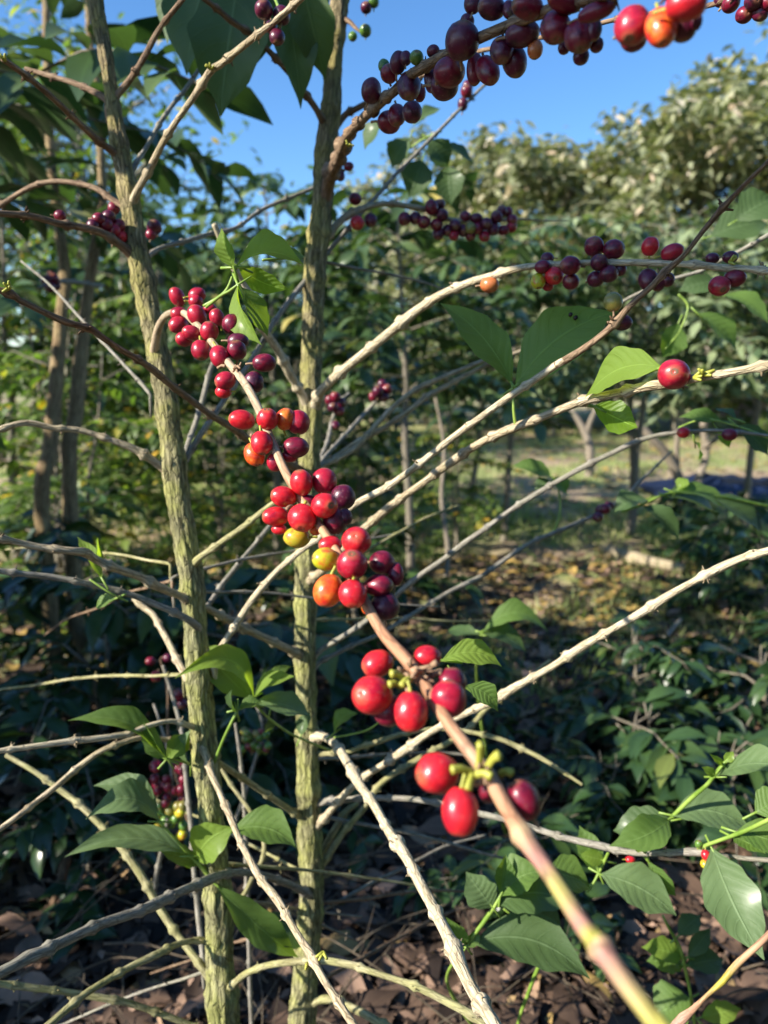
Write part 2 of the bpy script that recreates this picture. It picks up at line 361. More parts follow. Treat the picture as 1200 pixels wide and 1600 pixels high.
# ------------------------------------------------------------------ cherries
def cherry_mesh(key, var):
    rnd = random.Random(hash(key) % 97+var*13); mb = MB(); rows = []; NL, NS = 20, 26
    ax, bx = rnd.uniform(-.05, .05), rnd.uniform(-.05, .05)
    for i in range(NL+1):
        th = math.pi*i/NL; row = []
        for j in range(NS):
            ph = 2*math.pi*j/NS
            x, y, z = math.sin(th)*math.cos(ph), math.sin(th)*math.sin(ph), -math.cos(th)
            r = 1+.03*math.cos(2*ph)*math.sin(th)+ax*z*x+bx*z*y+.035*noise.noise(Vector((x*1.5+var, y*1.5, z*1.5)))
            dz = 0
            rho = math.hypot(x, y)
            if z > .7: dz = -.075*math.exp(-(rho/.13)**2)+.02*math.exp(-((rho-.17)/.05)**2)
            if z < -.7: dz = .10*math.exp(-(rho/.2)**2)
            row.append((Vector((x*r, y*r, z*r+dz)), (x, y, z), (1, 1, 1), (0, 0, 0)))
        rows.append(row)
    mb.quadgrid(rows, True)
    bx_ = rnd.uniform(-.25, .25)
    tube(mb, catmull([[0, 0, -.88, .15], [bx_*.3, .04, -1.15, .10], [bx_, 0, -1.5, .13]], .12), 8, .05, (), 1)
    me = bpy.data.meshes.new('cherry')
    me.from_pydata([tuple(p) for p in mb.v], [], mb.f); me.materials.append(CM[key]); me.materials.append(M['stalk'] if key in 'RCOGYN' else M['dry'])
    me.polygons.foreach_set('material_index', mb.mi)
    me.polygons.foreach_set('use_smooth', [True]*len(mb.f)); me.update()
    return me
CME = {k: [cherry_mesh(k, i) for i in range(6)] for k in CM}
CLAB = {'G': 'yellow-green unripe cherry', 'Y': 'yellow ochre cherry', 'O': 'orange-red cherry', 'N': 'small green unripe cherry', 'V': 'olive unripe cherry', 'B': 'orange-brown cherry'}
crnd = random.Random(5)
def cherries(br, lst, stalk=True, tree_mat='stalk'):
    """lst: cx cy rx ry colour z [tilt] ; z -1 in front of its branch, 0 beside, +1 behind"""
    off, smp = br['off_'], br['smp_']
    for k, e in enumerate(lst):
        cx, cy, rx, ry, col, z = e[:6]; tilt = e[6] if len(e) > 6 else 0
        s = min(smp, key=lambda q: (q[0]-cx)**2+(q[1]-cy)**2)
        ds = s[2]; rr = min(rx, ry)/FPX*ds
        d = ds+z*(rr*.95+s[3])
        p = P(cx, cy, d)
        long_, short = max(rx, ry), min(rx, ry)
        a = R(tilt)+(math.pi/2 if ry >= rx else 0)           # image angle of the long axis
        v = Vector((math.cos(a), math.sin(a)))
        away = Vector((cx-s[0], -(cy-s[1])))
        if v.dot(away) < 0: v = -v
        round_ = long_/short < 1.13
        pit = (.55+.7*crnd.random() if z < .3 else -.1) if round_ else (.38 if z < .3 else -.1)
        axis = CV(v.x*math.cos(pit)+.001, v.y*math.cos(pit), math.sin(pit))
        q = axis.to_track_quat('Z', 'Y')
        o = bpy.data.objects.new('cherry', crnd.choice(CME[col])); COL.objects.link(o)
        o.parent = br['obj']; o.location = p-off
        sc_ = d/FPX
        o.rotation_mode = 'QUATERNION'; o.rotation_quaternion = q
        if round_:
            o.scale = (short*sc_, short*sc_, short*sc_*1.08)
            tl = Matrix.Identity(3)
            o.scale = ((rx+ry)/2*sc_*1.03, (rx+ry)/2*sc_*1.03, (rx+ry)/2*sc_*1.10)
        else: o.scale = (short*sc_, short*sc_, long_*sc_)
        if col in CLAB: o['label'] = CLAB[col]

# ------------------------------------------------------------------ branches
brnd = random.Random(11)
TA = TB = None
def adj(off, d):                      # the right tree stands a little further back than its traced depths
    return d+.065*min(1, max(0, (d-.66)/.2)) if TB and (off-TB.location).length < 1e-6 and d < 1.2 else d
def branch(tree, spec, mat='pale', name='branch', nodes='auto', rough=.06, sides=14, tints=None, spikes=True, step=.003, label=None, swell=.5):
    """spec: 'x y depth width ; ...' in photo pixels, depth in metres"""
    pts = []
    rows = [[float(k) for k in s.split()] for s in spec.split(';') if s.strip()]
    for i, (x, y, d, w_) in enumerate(rows):
        d = adj(tree.location, d)
        p = P(x, y, d); e = [*p, w_/2/FPX*d*(.86 if mat == 'fore' else .78)]
        if tints: e += list(tints[i])
        pts.append(e)
    if mat != 'shoot' and rows[0][2] > .7 and rows[0][2] < .89 and tree in (TA, TB):     # the base runs down inside the trunk and comes out as a collar
        x, y, d, w_ = rows[0]; d = adj(tree.location, d); pts[0][:3] = P(x, y, d+.001)
        for dy, dd, k in ((16, .004, .85), (34, .009, .6)):
            e = list(pts[0 if dy == 16 else 0]); e[:3] = P(x+dy*(.03 if tree == TA else -.02), y+dy, d+dd); e[3] = rows[0][3]/2/FPX*d*.9*k; pts.insert(0, e)
    smp = catmull(pts, step)
    sd = brnd.uniform(0, 50); off = tree.location

    acc = [0]
    for a, b in zip(smp, smp[1:]): acc.append(acc[-1]+math.dist(a[:3], b[:3]))
    L = acc[-1]
    for i, s in enumerate(smp):                                   # a real twig is never straight
        w1 = noise.noise_vector(Vector((acc[i]*22, sd, 0)))*s[3]*.28
        for k in range(3): s[k] += w1[k]
    if nodes == 'auto':
        nodes = []; q = brnd.uniform(.05, .07)
        while q < L-.01: nodes.append(q); q += brnd.uniform(.038, .06)
    bumps = [(q, swell*brnd.uniform(.6, 1.5), .0016+smp[0][3]*.35) for q in nodes]
    bumps.append((.036 if len(pts) > len(rows) else .012, .10, .010))                          # flare into whatever it grows from
    mb = MB()
    tube(mb, smp, sides, rough, bumps, 0, 1.0, (1, 1, 1), sd)
    if spikes:
        for q in nodes:
            i = min(range(len(acc)), key=lambda j: abs(acc[j]-q)); s = smp[i]; c = Vector(s[:3])
            T = (Vector(smp[min(i+1, len(smp)-1)][:3])-Vector(smp[max(i-1, 0)][:3])).normalized()
            o1 = T.orthogonal().normalized(); o2 = T.cross(o1); r = s[3]; ph = brnd.uniform(0, 6.28)
            big = brnd.random() < .45
            for h in (0, math.pi):
                for _ in range(brnd.randint(2, 5) if big else 1):
                    a = ph+h+brnd.uniform(-.5, .5)
                    dv = (o1*math.cos(a)+o2*math.sin(a)); dd = dv+T*brnd.uniform(-.7, .7)
                    spike(mb, c+dv*r*.9+T*brnd.uniform(-.001, .001), dd, brnd.uniform(.002, .0055)*(1 if big else .7), brnd.uniform(.0005, .001), 0, (.75, .7, .65), brnd)
    o = mb.build(name, [M[mat]], tree, off)
    if label: o['label'] = label
    out = []
    for s in smp:
        v = Vector(s[:3])-C0; d = v.dot(FW)
        out.append((600+v.dot(RT)/d*FPX, 800-v.dot(UP)/d*FPX, d, s[3]))
    return {'obj': o, 'off': off, 'off_': off, 'smp_': out}

def trunk(tree, spec, mat, extra, name='trunk', sides=44):
    pts = []
    for s in spec.split(';'):
        if not s.strip(): continue
        x, y, d, w_ = [float(k) for k in s.split()]; d = adj(tree.location, d)
        k_ = min(1, max(0, (y-250)/700)); pts.append([*P(x, y, d), w_/2/FPX*d*.92, .98+.12*k_, .82+.28*k_, .70+.20*k_])
    pts += extra
    smp = catmull(pts, .005); mb = MB()
    acc = 0; bumps = []
    q = .04
    while q < 1.6: bumps.append((q, brnd.uniform(.06, .22), .008)); q += brnd.uniform(.05, .10)
    tube(mb, smp, sides, .125, bumps, 0, 1.7, (1, 1, 1), brnd.uniform(0, 50))
    return mb.build(name, [M[mat]], tree, tree.location)

# ================================================================== THE GROUND
def hgt(x, y):
    return .05*noise.noise(Vector((x*.5, y*.5, 3)))+.018*noise.noise(Vector((x*2.2, y*2.2, 9)))
def ground():
    xs = []; v = 0
    def axis(fine, coarse_n, far):
        a = [i*fine for i in range(0, int(9/fine)+1)]; s = fine
        while a[-1] < far: s *= 1.28; a.append(a[-1]+s)
        return a
    ax = axis(.12, 0, 700); xs = [-k for k in ax[:0:-1]]+ax
    mb = MB(); rows = []
    for y in xs:
        rows.append([(Vector((x, y, hgt(x, y) if abs(x) < 12 and abs(y) < 12 else 0)), (x, y, 0), (1, 1, 1), (x, y, 0)) for x in xs])
    mb.quadgrid(rows, False)
    m, t, b, o = newmat('soil_and_turf')
    geo = nd(t, 'ShaderNodeNewGeometry')
    n1 = nd(t, 'ShaderNodeTexNoise', i_Scale=1.1, i_Detail=5, i_Roughness=.6); n2 = nd(t, 'ShaderNodeTexNoise', i_Scale=26, i_Detail=6, i_Roughness=.7)
    for n in (n1, n2): t.links.new(geo.outputs['Position'], n.inputs['Vector'])
    soil = ramp(t, n2.outputs[0], [(.3, (.035, .024, .018)), (.55, (.10, .068, .048)), (.75, (.20, .14, .10))])
    dry = ramp(t, n2.outputs[0], [(.3, (.26, .19, .12)), (.7, (.52, .40, .27))])
    turf = ramp(t, n2.outputs[0], [(.3, (.17, .21, .07)), (.7, (.40, .43, .18))])
    sx = nd(t, 'ShaderNodeSeparateXYZ'); t.links.new(geo.outputs['Position'], sx.inputs[0])
    far = nd(t, 'ShaderNodeMapRange'); far.inputs[1].default_value = 2.0; far.inputs[2].default_value = 3.3; t.links.new(sx.outputs[1], far.inputs[0])
    tf = ramp(t, n1.outputs[0], [(.44, (0, 0, 0)), (.56, (1, 1, 1))])
    c = mixc(t, tf.outputs[0], dry.outputs[0], turf.outputs[0]); c = mixc(t, far.outputs[0], soil.outputs[0], c)
    t.links.new(c, b.inputs['Base Color']); b.inputs['Roughness'].default_value = .95; b.inputs['Specular IOR Level'].default_value = .1
    bp = nd(t, 'ShaderNodeBump', i_Strength=.7, i_Distance=.02); t.links.new(n2.outputs[0], bp.inputs['Height']); t.links.new(bp.outputs[0], b.inputs['Normal'])
    tag(mb.build('ground', [m]), kind='structure')
ground()

rg = random.Random(21)
def litter():
    mb = MB()
    def one(x, y, L, lift):
        z = hgt(x, y)+lift; a = rg.uniform(0, 6.28); el = rg.uniform(-.14, .18)
        d = Vector((math.cos(a)*math.cos(el), math.sin(a)*math.cos(el), math.sin(el)))
        n = Vector((rg.uniform(-.35, .35), rg.uniform(-.35, .35), 1)).normalized()
        b = Vector((x, y, z)); tn = min(1, rg.random()**1.2*(1+max(0, y-2.0)*.5))  # leaves get lighter with distance: the clearing's sunlight put into their colour
        leaf_geo(mb, b, b+d*L, L*rg.uniform(.28, .48), n, rg.uniform(-.06, .12), rg.uniform(-.2, .3), rg.uniform(-.12, .12), rg.uniform(.02, .09), rg.uniform(0, 9), 7, 4, (tn, 0, 0))
    for i in range(11000):
        y = .75+3.4*rg.random()**1.5; x = rg.uniform(-.62, .62)*y*1.0+rg.uniform(-.25, .25)
        one(x, y, rg.choice((rg.uniform(.03, .07), rg.uniform(.08, .14))), rg.uniform(.004, .035))
    for i in range(12000):
        y = .75+4.5*rg.random()**1.5; x = rg.uniform(-.62, .62)*y; z = hgt(x, y)+rg.uniform(.012, .05); a = rg.uniform(0, 6.28); L = rg.uniform(.008, .032)
        b = Vector((x, y, z)); leaf_geo(mb, b, b+Vector((math.cos(a), math.sin(a), rg.uniform(-.4, .4)))*L, L*rg.uniform(.25, .8), Vector((rg.gauss(0, .5), rg.gauss(0, .5), 1)).normalized(), .1, .3, 0, 0, 0, 2, 2, (rg.random(), 0, 0))
    for i in range(1500):
        y = rg.uniform(5.0, 13); x = rg.uniform(-.5, .65)*y
        one(x, y, rg.uniform(.08, .15), .01)
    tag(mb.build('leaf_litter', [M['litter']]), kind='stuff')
    mb = MB(); rt = random.Random(4)
    for i in range(420):
        y = .8+3.6*rt.random()**1.3; x = rt.uniform(-.6, .62)*y; a = rt.uniform(0, 6.28); L = rt.uniform(.10, .45); z = hgt(x, y)+rt.uniform(.01, .10)
        dv = Vector((math.cos(a), math.sin(a), rt.uniform(-.15, .45))).normalized(); pts = []; r0 = rt.uniform(.0008, .0026)
        q = Vector((x, y, z))
        for k in range(5):
            pts.append([*q, r0*(1-.15*k)]); q = q+dv*L/4+Vector((rt.gauss(0, .012), rt.gauss(0, .012), rt.gauss(0, .012)))
            if k == 2 and rt.random() < .6:
                e = q+Vector((rt.gauss(0, .06), rt.gauss(0, .06), abs(rt.gauss(0, .05)))); tube(mb, catmull([[*q, r0*.6], [*(q.lerp(e, .5)+Vector((0, 0, .008))), r0*.5], [*e, r0*.35]], .02), 4, 0, (), 0, 1, (.7, .62, .55))
        tube(mb, catmull(pts, .02), 5, 0, (), 0, 1, (.5, .42, .36))
    tag(mb.build('dead_twigs', [M['grey']]), kind='stuff')
litter()
def grass():
    mb = MB()
    for i in range(5200):
        y = (2.2 if i % 2 == 0 else 3.2)+11*rg.random()**1.4; x = rg.uniform(-.35, .62)*y
        if noise.noise(Vector((x*.7, y*.5, 4))) < -.12: continue
        k = rg.randint(5, 9); tn = rg.uniform(.1, .95)
        for _ in range(k):
            b = Vector((x+rg.gauss(0, .06), y+rg.gauss(0, .06), hgt(x, y) if abs(x) < 12 and y < 12 else 0)); h = rg.uniform(.03, .11)
            dv = Vector((rg.gauss(0, .5), rg.gauss(0, .5), 1)).normalized()
            s = Vector((rg.uniform(-1, 1), rg.uniform(-1, 1), 0)).normalized()*.0045
            i0 = len(mb.v); t_ = (min(1, max(0, tn+rg.uniform(-.15, .15))), 0, 0)
            for p in (b-s, b+s, b+dv*h): mb.v.append(p); mb.al.append((0, 0, 0)); mb.c.append(t_); mb.uv.append((.5, 0, 0))
            mb.f.append((i0, i0+1, i0+2)); mb.mi.append(0)
    tag(mb.build('grass', [M['grassb']]), kind='stuff')
grass()

# ================================================================== COFFEE SHRUBS BEHIND (foliage by the thousand leaves)
def shrub_meshes(seed, H, Rr, nlat, Lf, dens=1.0, low=.12, stems=1, yellow=.0):
    """one shrub at the origin: stems with drooping side twigs carrying pairs of leaves"""
    r = random.Random(seed); st = MB(); cr = MB()
    for k in range(stems):
        a0 = r.uniform(0, 6.28); lean = r.uniform(.02, .12)*(1 if stems > 1 else .5)
        sp = [[math.cos(a0)*lean*H*t*(.3+t)+r.gauss(0, .008), math.sin(a0)*lean*H*t*(.3+t)+r.gauss(0, .008), H*t*.97-.02, (.022*(1-t)+.004)*max(.4, H/2)] for t in [i/7 for i in range(8)]]
        sm = catmull(sp, .06); tube(st, sm, 9, .08, (), 0, .6, (.9, .85, .8), r.uniform(0, 9))
        for i in range(nlat//stems):
            t = low+(1-low)*((i+r.random())/(nlat//stems)); q = sm[min(len(sm)-1, int(t*(len(sm)-1)))]
            a = i*2.4+r.uniform(-.4, .4); ln = Rr*(.45+.75*math.sin(math.pi*min(1, .18+t*.72)))*r.uniform(.7, 1.15)
            up = .55-.5*(1-t)+r.uniform(-.1, .2)
            pts = []
            for j in range(6):
                s = j/5
                pts.append([q[0]+math.cos(a)*ln*s, q[1]+math.sin(a)*ln*s, q[2]+ln*(up*s-.55*s*s), max(.0015, .005*(1-s*.8))])
            for p in pts[1:]:
                p[0] += r.gauss(0, .012); p[1] += r.gauss(0, .012); p[2] += r.gauss(0, .012)
            tw = catmull(pts, .05); tube(st, tw, 5, 0, (), 0, 1, (.85, .8, .75))
            npair = int(ln/(.045/dens))
            for m in range(npair):
                s = .18+.82*(m+r.random()*.6)/max(1, npair)
                if s > 1: s = 1
                f = s*(len(tw)-1); i0 = min(len(tw)-2, int(f)); c = Vector(tw[i0][:3]).lerp(Vector(tw[i0+1][:3]), f-i0)
                tn = min(1, max(0, r.gauss(.42, .2)+yellow))
                for sg in (-1, 1):
                    b = a+sg*r.uniform(.5, 1.5); dz = r.uniform(-1.1, .25)
                    d = Vector((math.cos(b), math.sin(b), dz)).normalized()
                    n = Vector((r.gauss(0, .35), r.gauss(0, .35), 1)).normalized()
                    L = Lf*r.uniform(.65, 1.15)
                    leaf_geo(cr, c, c+d*L, L*r.uniform(.36, .46), n, r.uniform(.03, .16), r.uniform(.1, .5), r.uniform(-.05, .05), .02, r.uniform(0, 9), 5, 2, (min(1, max(0, tn+r.uniform(-.12, .12))), 0, 0))
    return st, cr
def mk(mb, name, mat):
    o = mb.build(name, [mat]); me = o.data; bpy.data.objects.remove(o); return me
SH = {}
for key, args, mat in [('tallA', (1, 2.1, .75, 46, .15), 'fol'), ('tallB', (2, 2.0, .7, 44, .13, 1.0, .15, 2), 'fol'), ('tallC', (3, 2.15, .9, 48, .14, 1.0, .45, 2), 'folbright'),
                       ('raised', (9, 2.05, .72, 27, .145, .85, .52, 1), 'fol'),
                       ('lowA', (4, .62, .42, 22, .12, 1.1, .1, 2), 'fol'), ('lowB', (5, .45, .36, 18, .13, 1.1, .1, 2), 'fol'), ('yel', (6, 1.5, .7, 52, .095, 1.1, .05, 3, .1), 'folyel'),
                       ('airy', (7, 2.2, .95, 18, .15, .8, .66, 1), 'fol')]:
    st, cr = shrub_meshes(*args)
    SH[key] = (mk(st, 'stem', M['grey']), mk(cr, 'foliage', M[mat]))
def shrub(key, x, y, rot, s, label, group=None, mat=None, cat='coffee bush', name='coffee_bush'):
    t = empty(name, (x, y, hgt(x, y)-.01), label, cat, group); t.rotation_euler.z = rot; t.scale = (s, s, s)
    link('stem', SH[key][0], t); f = link('crown', SH[key][1], t)
    if mat: f.material_slots[0].link = 'OBJECT'; f.material_slots[0].material = M[mat]
    return t
GB = 'coffee bushes growing behind the two pruned trees'
for a in [
 ('raised', .12, 3.5, .4, .93, 'dark leafy coffee bush directly behind the right-hand trunk'),
 ('raised', .75, 4.6, 2.0, .92, 'shaded coffee bush filling the gap behind the two large dark leaves'),
 ('tallC', 1.55, 4.7, 1.0, .90, 'sunlit broad-leaved coffee bush behind the row of cherries at upper right'),
 ('tallC', 2.35, 4.9, 3.1, .90, 'bright green coffee bush at the right edge in front of the dusty trees'),
 ('raised', -.62, 4.4, 1.7, 1.02, 'coffee bush between the two trunks with leaves against the sky'),
 ('tallB', -1.30, 4.9, 5.0, 1.0, 'dark coffee bush behind the left-hand trunk'),
 ('raised', -2.1, 4.3, 3.6, 1.12, 'tall coffee bush at the left edge behind the pale double stem'),
 ('airy', -1.12, 1.9, .5, 1.06, 'open coffee bush with large drooping dark leaves in the top left corner'),
 ('yel', -1.25, 3.1, 2.2, .80, 'yellowing bush glowing in the sun low at the left edge'),
 ('yel', -.80, 3.7, 4.2, .60, 'yellow-green scrubby bush in sun seen just left of the left-hand trunk'),
 ('yel', -1.7, 3.9, 1.2, 1.0, 'sunlit scrub at the left edge beyond the pale double stem'),
 ('tallA', -.50, 5.7, 1.0, 1.0, 'dark bush further back between the two trunks'),
 ('tallB', -1.9, 5.6, 2.0, 1.0, 'dark bush further back left of the left-hand trunk'),
 ('yel', -.15, 4.9, 2.0, .62, 'leafy scrub low between the two trunks'),
 ('yel', -2.3, 5.6, 5.0, 1.05, 'far scrub at the left edge behind the double stem'),
 ('yel', .42, 4.3, 3.0, .5, 'low sunlit scrub on the ground just right of the right-hand trunk'),
]:
    shrub(*a[:6], GB)
GL = 'low coffee seedlings in the shade on the leaf litter'
for a in [
 ('lowA', -.78, 1.95, .3, 1.05, 'dark low coffee seedling in deep shade below the lowest left twigs'),
 ('lowB', -.45, 2.05, 1.3, 1.2, 'blue-dark seedling between the left edge and the mossy trunk'),
 ('lowA', -1.05, 2.5, 2.3, 1.2, 'taller shaded seedling at the left edge under the yellowing bush'),
 ('lowB', 1.22, 2.3, .9, .7, 'dark seedling under the long cream twig at the right'),
 ('lowA', 1.62, 3.1, 3.3, .75, 'seedling at the right edge beneath the end of the cream twig'),
 ('lowB', .50, 1.6, 2.6, .55, 'small seedling behind the green node of the nearest twig'),
 ('lowB', .80, 1.62, 5.1, .65, 'small seedling at the lower right under the rust-spotted leaf'),
 ('lowA', .22, 2.0, 4.0, .5, 'small dark seedling right of the foot of the right-hand trunk'),
 ('lowB', 1.9, 4.1, 4.6, 1.0, 'low leafy coffee plant in front of the dark blue tarpaulin'),
 ('lowB', -.62, 1.45, 3.9, .62, 'small seedling at the left edge just above the thick grey twig'),
 ('lowA', -.28, 1.75, 1.9, .7, 'small seedling seen behind the left-hand trunk under the fruit bunch'),
 ('lowB', .28, 1.35, 5.9, .5, 'little seedling right of the thick cream twig'),
 ('lowB', -.12, 3.0, 3.0, 1.1, 'dim seedling seen between the two trunks'),
 ('lowA', .72, 2.05, 2.2, .62, 'dark seedling low behind the nearest red cherries'),
 ('lowB', 1.05, 1.95, 4.4, .85, 'dark glossy seedling at the right edge above the rust-spotted leaf'),
 ('lowB', .62, 1.75, .4, .7, 'dark seedling among sticks right of the nearest twig'),
]:
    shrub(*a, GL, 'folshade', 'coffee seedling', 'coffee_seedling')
# far rows between the bushes and the trees
GR = 'rows of bushes across the grass'
for i, (key, x, y, ro, s, lb) in enumerate([
 ('yel', .9, 11.0, .2, 1.1, 'pale bush across the grass just right of the right-hand trunk'), ('tallC', 2.6, 11.8, 1.2, .8, 'bush across the grass under the light backlit leaf'),
 ('tallC', 4.3, 11.4, 2.2, .9, 'bush across the grass below the single maroon cherry'), ('yel', 5.9, 12.0, 3.2, 1.1, 'bush across the grass near the right edge under the small twin cherries'),
 ('tallB', -1.0, 9.0, 4.2, 1.0, 'far dark bush showing between the two trunks'),
 ('yel', -2.9, 8.2, .7, 1.4, 'far yellow-green bush low at the left behind the double stem'), ('yel', -1.9, 7.4, 1.7, 1.3, 'far yellow-green bush behind the left-hand trunk')]):
    shrub(key, x, y, ro, s, lb, GR)

# ================================================================== SHADE TREES
def shade_tree_meshes(seed, H, Rr, nleaf, Lf, base=.08, airy=1.0):
    r = random.Random(seed); tr = MB(); cr = MB(); tips = []
    tube(tr, catmull([[0, 0, -.05, .13], [.05, .02, H*.25, .10], [-.04, .03, H*.5, .075], [0, 0, H*.86, .02]], .2), 12, .1, (), 0, .4)
    for i in range(26):
        t = base+(1-base)*(i+r.random())/26; a = i*2.4+r.uniform(-.3, .3); ln = Rr*(.35+.8*math.sin(math.pi*min(1, t*.8+.12)))*r.uniform(.75, 1.1)
        z0 = H*t*.82; up = r.uniform(.15, .6)
        pts = [[math.cos(a)*ln*s, math.sin(a)*ln*s, z0+ln*up*s-.15*ln*s*s, .035*(1-s)+.006] for s in (0, .33, .66, 1)]
        for p in pts[1:]: p[0] += r.gauss(0, .08); p[1] += r.gauss(0, .08); p[2] += r.gauss(0, .08)
        sm = catmull(pts, .2); tube(tr, sm, 6, .1, (), 0, .4)
        for q in sm[len(sm)//4:]:
            for _ in range(3):
                e = Vector(q[:3])+Vector((r.gauss(0, .22), r.gauss(0, .22), r.gauss(.05, .18)))
                tips.append(e)
                if r.random() < .35: tube(tr, [[*q[:3], .008], [*e, .003]], 4, 0)
    for k in range(nleaf):
        c = r.choice(tips); rad = .12*airy
        c = c+Vector((r.gauss(0, rad), r.gauss(0, rad), r.gauss(0, rad*.8)))
        a = r.uniform(0, 6.28); d = Vector((math.cos(a), math.sin(a), r.uniform(-1.3, .2))).normalized(); L = Lf*r.uniform(.6, 1.2)
        leaf_geo(cr, c, c+d*L, L*.42, Vector((r.gauss(0, .5), r.gauss(0, .5), 1)).normalized(), r.uniform(0, .2), r.uniform(0, .5), 0, 0, 0, 3, 2, (min(1, max(0, r.gauss(.5, .26))), 0, 0))
    return mk(tr, 'trunk', M['grey']), mk(cr, 'crown', M['folgrey'])
TR = [shade_tree_meshes(31, 5.2, 2.1, 18000, .18), shade_tree_meshes(32, 4.8, 2.3, 18000, .18), shade_tree_meshes(33, 5.2, 1.7, 4200, .13, .3, 1.3)]
def shade_tree(k, x, y, rot, s, label, mat=None):
    t = empty('shade_tree', (x, y, 0), label, 'tree', 'trees beyond the coffee bushes'); t.rotation_euler.z = rot; t.scale = (s, s, s)
    link('trunk', TR[k][0], t); f = link('crown', TR[k][1], t)
    if mat: f.material_slots[0].link = 'OBJECT'; f.material_slots[0].material = M[mat]
for a in [
 (0, 2.1, 13.0, .3, .98, 'dusty grey-green tree whose top shows left of the open blue gap'),
 (1, 4.6, 12.0, 1.3, 1.12, 'tall dusty tree in the middle of the tree line at upper right'),
 (0, 7.0, 12.5, 2.6, 1.25, 'tall dusty tree at the upper right corner of the tree line'),
 (1, 3.5, 15.0, 3.9, .98, 'low dusty tree at the dip in the tree line'),
 (1, .7, 14.0, 5.0, .92, 'far dusty tree just right of the right-hand trunk'),
 (2, -3.0, 8.0, 4.1, .92, 'tall thin yellowish tree against the sky at upper left', 'folyel'),
 (2, -4.6, 9.0, .9, .98, 'tall thin green tree behind the leaves of the top left corner', 'folbright'),
 (0, -1.2, 17.0, 1.9, .72, 'far green tree low on the horizon between the trunks', 'folbright'),
 (1, -4.0, 16.0, 2.9, .80, 'far green tree low behind the left-hand trunk', 'folbright'),
 (1, 10.5, 15.0, 2.2, 1.15, 'far dusty tree at the right end of the tree line'),
]: shade_tree(*a)

# unseen shrubs added around the camera to throw shade and block sky light
GS = 'unseen coffee bushes added beside the camera for shade'
for (k, x, y, ro, s, lb) in [('tallA', -1.78, 1.15, .4, 1.0, 'bushy coffee shrub added for shade just beyond the left edge'), ('raised', -1.5, 1.2, 1.5, .8, 'small coffee shrub added for shade close beyond the left edge'),
    ('tallA', -2.5, 1.0, 2.5, 1.1, 'tall coffee shrub added for shade further out to the left'), ('tallA', 1.45, .0, .2, 1.15, 'coffee shrub added to block sky light close to the right of the viewer'), ('tallB', 1.95, 1.2, 1.2, 1.1, 'coffee shrub added to block sky light just beyond the right edge'),
    ('tallA', 1.3, -1.0, 3.2, 1.3, 'coffee shrub added to block sky light behind the viewer on the right'), ('tallB', .25, -1.7, 4.2, 1.3, 'coffee shrub added to block sky light straight behind the viewer'), ('tallA', 2.4, -.2, 5.2, 1.4, 'big coffee shrub added to block sky light further right of the viewer')]:
    shrub(k, x, y, ro, s, lb, GS)

# ================================================================== FAR THINGS
def tarp():
    c = G(1150, 775); c.z = hgt(c.x, c.y); mb = MB(); rows = []
    for i in range(26):
        row = []
        for j in range(60):
            u, v = j/59, i/25; x = (u-.28)*2.6; y = (v-.5)*.9
            e = min(1, 5*min(u, 1-u, v, 1-v)+.02)
            z = e*(.10+.07*noise.noise(Vector((x*2, y*3, 1)))+.05*abs(noise.noise(Vector((x*7, y*9, 5)))))+.004
            row.append((c+Vector((x, y+.08*noise.noise(Vector((x*1.5, 0, 2))), z)), (x, y, 0), (1, 1, 1), (u, v, 0)))
        rows.append(row)
    mb.quadgrid(rows, False)
    m, t, b, o = newmat('dark_blue_plastic'); b.inputs['Base Color'].default_value = (.012, .022, .06, 1); b.inputs['Roughness'].default_value = .35
    o = mb.build('tarpaulin', [m]); tag(o, 'crumpled dark blue tarpaulin lying on the grass at the right edge', 'tarpaulin')
tarp()
def boxmb(mb, c, sx, sy, sz, mi=0, taper=1.0):
    i = len(mb.v)
    for z, k in ((0, 1), (sz, taper)):
        for x, y in ((-1, -1), (1, -1), (1, 1), (-1, 1)):
            mb.v.append(c+Vector((x*sx/2*k, y*sy/2*k, z))); mb.al.append((x*sx, y*sy, z)); mb.c.append((1, 1, 1)); mb.uv.append((0, 0, 0))
    for f in ((3, 2, 1, 0), (4, 5, 6, 7), (0, 1, 5, 4), (1, 2, 6, 5), (2, 3, 7, 6), (3, 0, 4, 7)): mb.f.append(tuple(i+k for k in f)); mb.mi.append(mi)
def shed():
    m1, t, b, o = newmat('white_sheet_roof'); b.inputs['Base Color'].default_value = (.62, .64, .72, 1); b.inputs['Roughness'].default_value = .4
    m2, t, b, o = newmat('pinkish_clay_wall'); b.inputs['Roughness'].default_value = .9
    n = nd(t, 'ShaderNodeTexNoise', i_Scale=4, i_Detail=6); r = ramp(t, n.outputs[0], [(.3, (.22, .14, .12)), (.7, (.42, .30, .26))]); t.links.new(r.outputs[0], b.inputs['Base Color'])
    q = P(1122, 640, 16.5); org = Vector((q.x, q.y, 0)); e = empty('low_shed', org, 'low shed with a pale roof and pinkish wall glimpsed behind the far bushes at right', 'shed')
    mb = MB(); boxmb(mb, Vector((0, 0, 0)), 1.5, 1.2, .62); w_ = mb.build('wall', [m2], e, smooth=False)
    mb = MB(); rows = []
    for i in range(5):
        v = i/4; row = []
        for j in range(41):
            u = j/40; row.append((Vector(((u-.5)*1.25, (v-.5)*1.3, .80+.38*v+.012*math.sin(u*90))), (u, v, 0), (1, 1, 1), (u, v, 0)))
        rows.append(row)
    mb.quadgrid(rows, False); rf = mb.build('roof', [m1], e)
    sd = rf.modifiers.new('s', 'SOLIDIFY'); sd.thickness = .012
    mb = MB(); boxmb(mb, Vector((0, -.3, .624)), 1.15, .05, .17); mb.build('fascia', [m1], e, smooth=False)
shed()
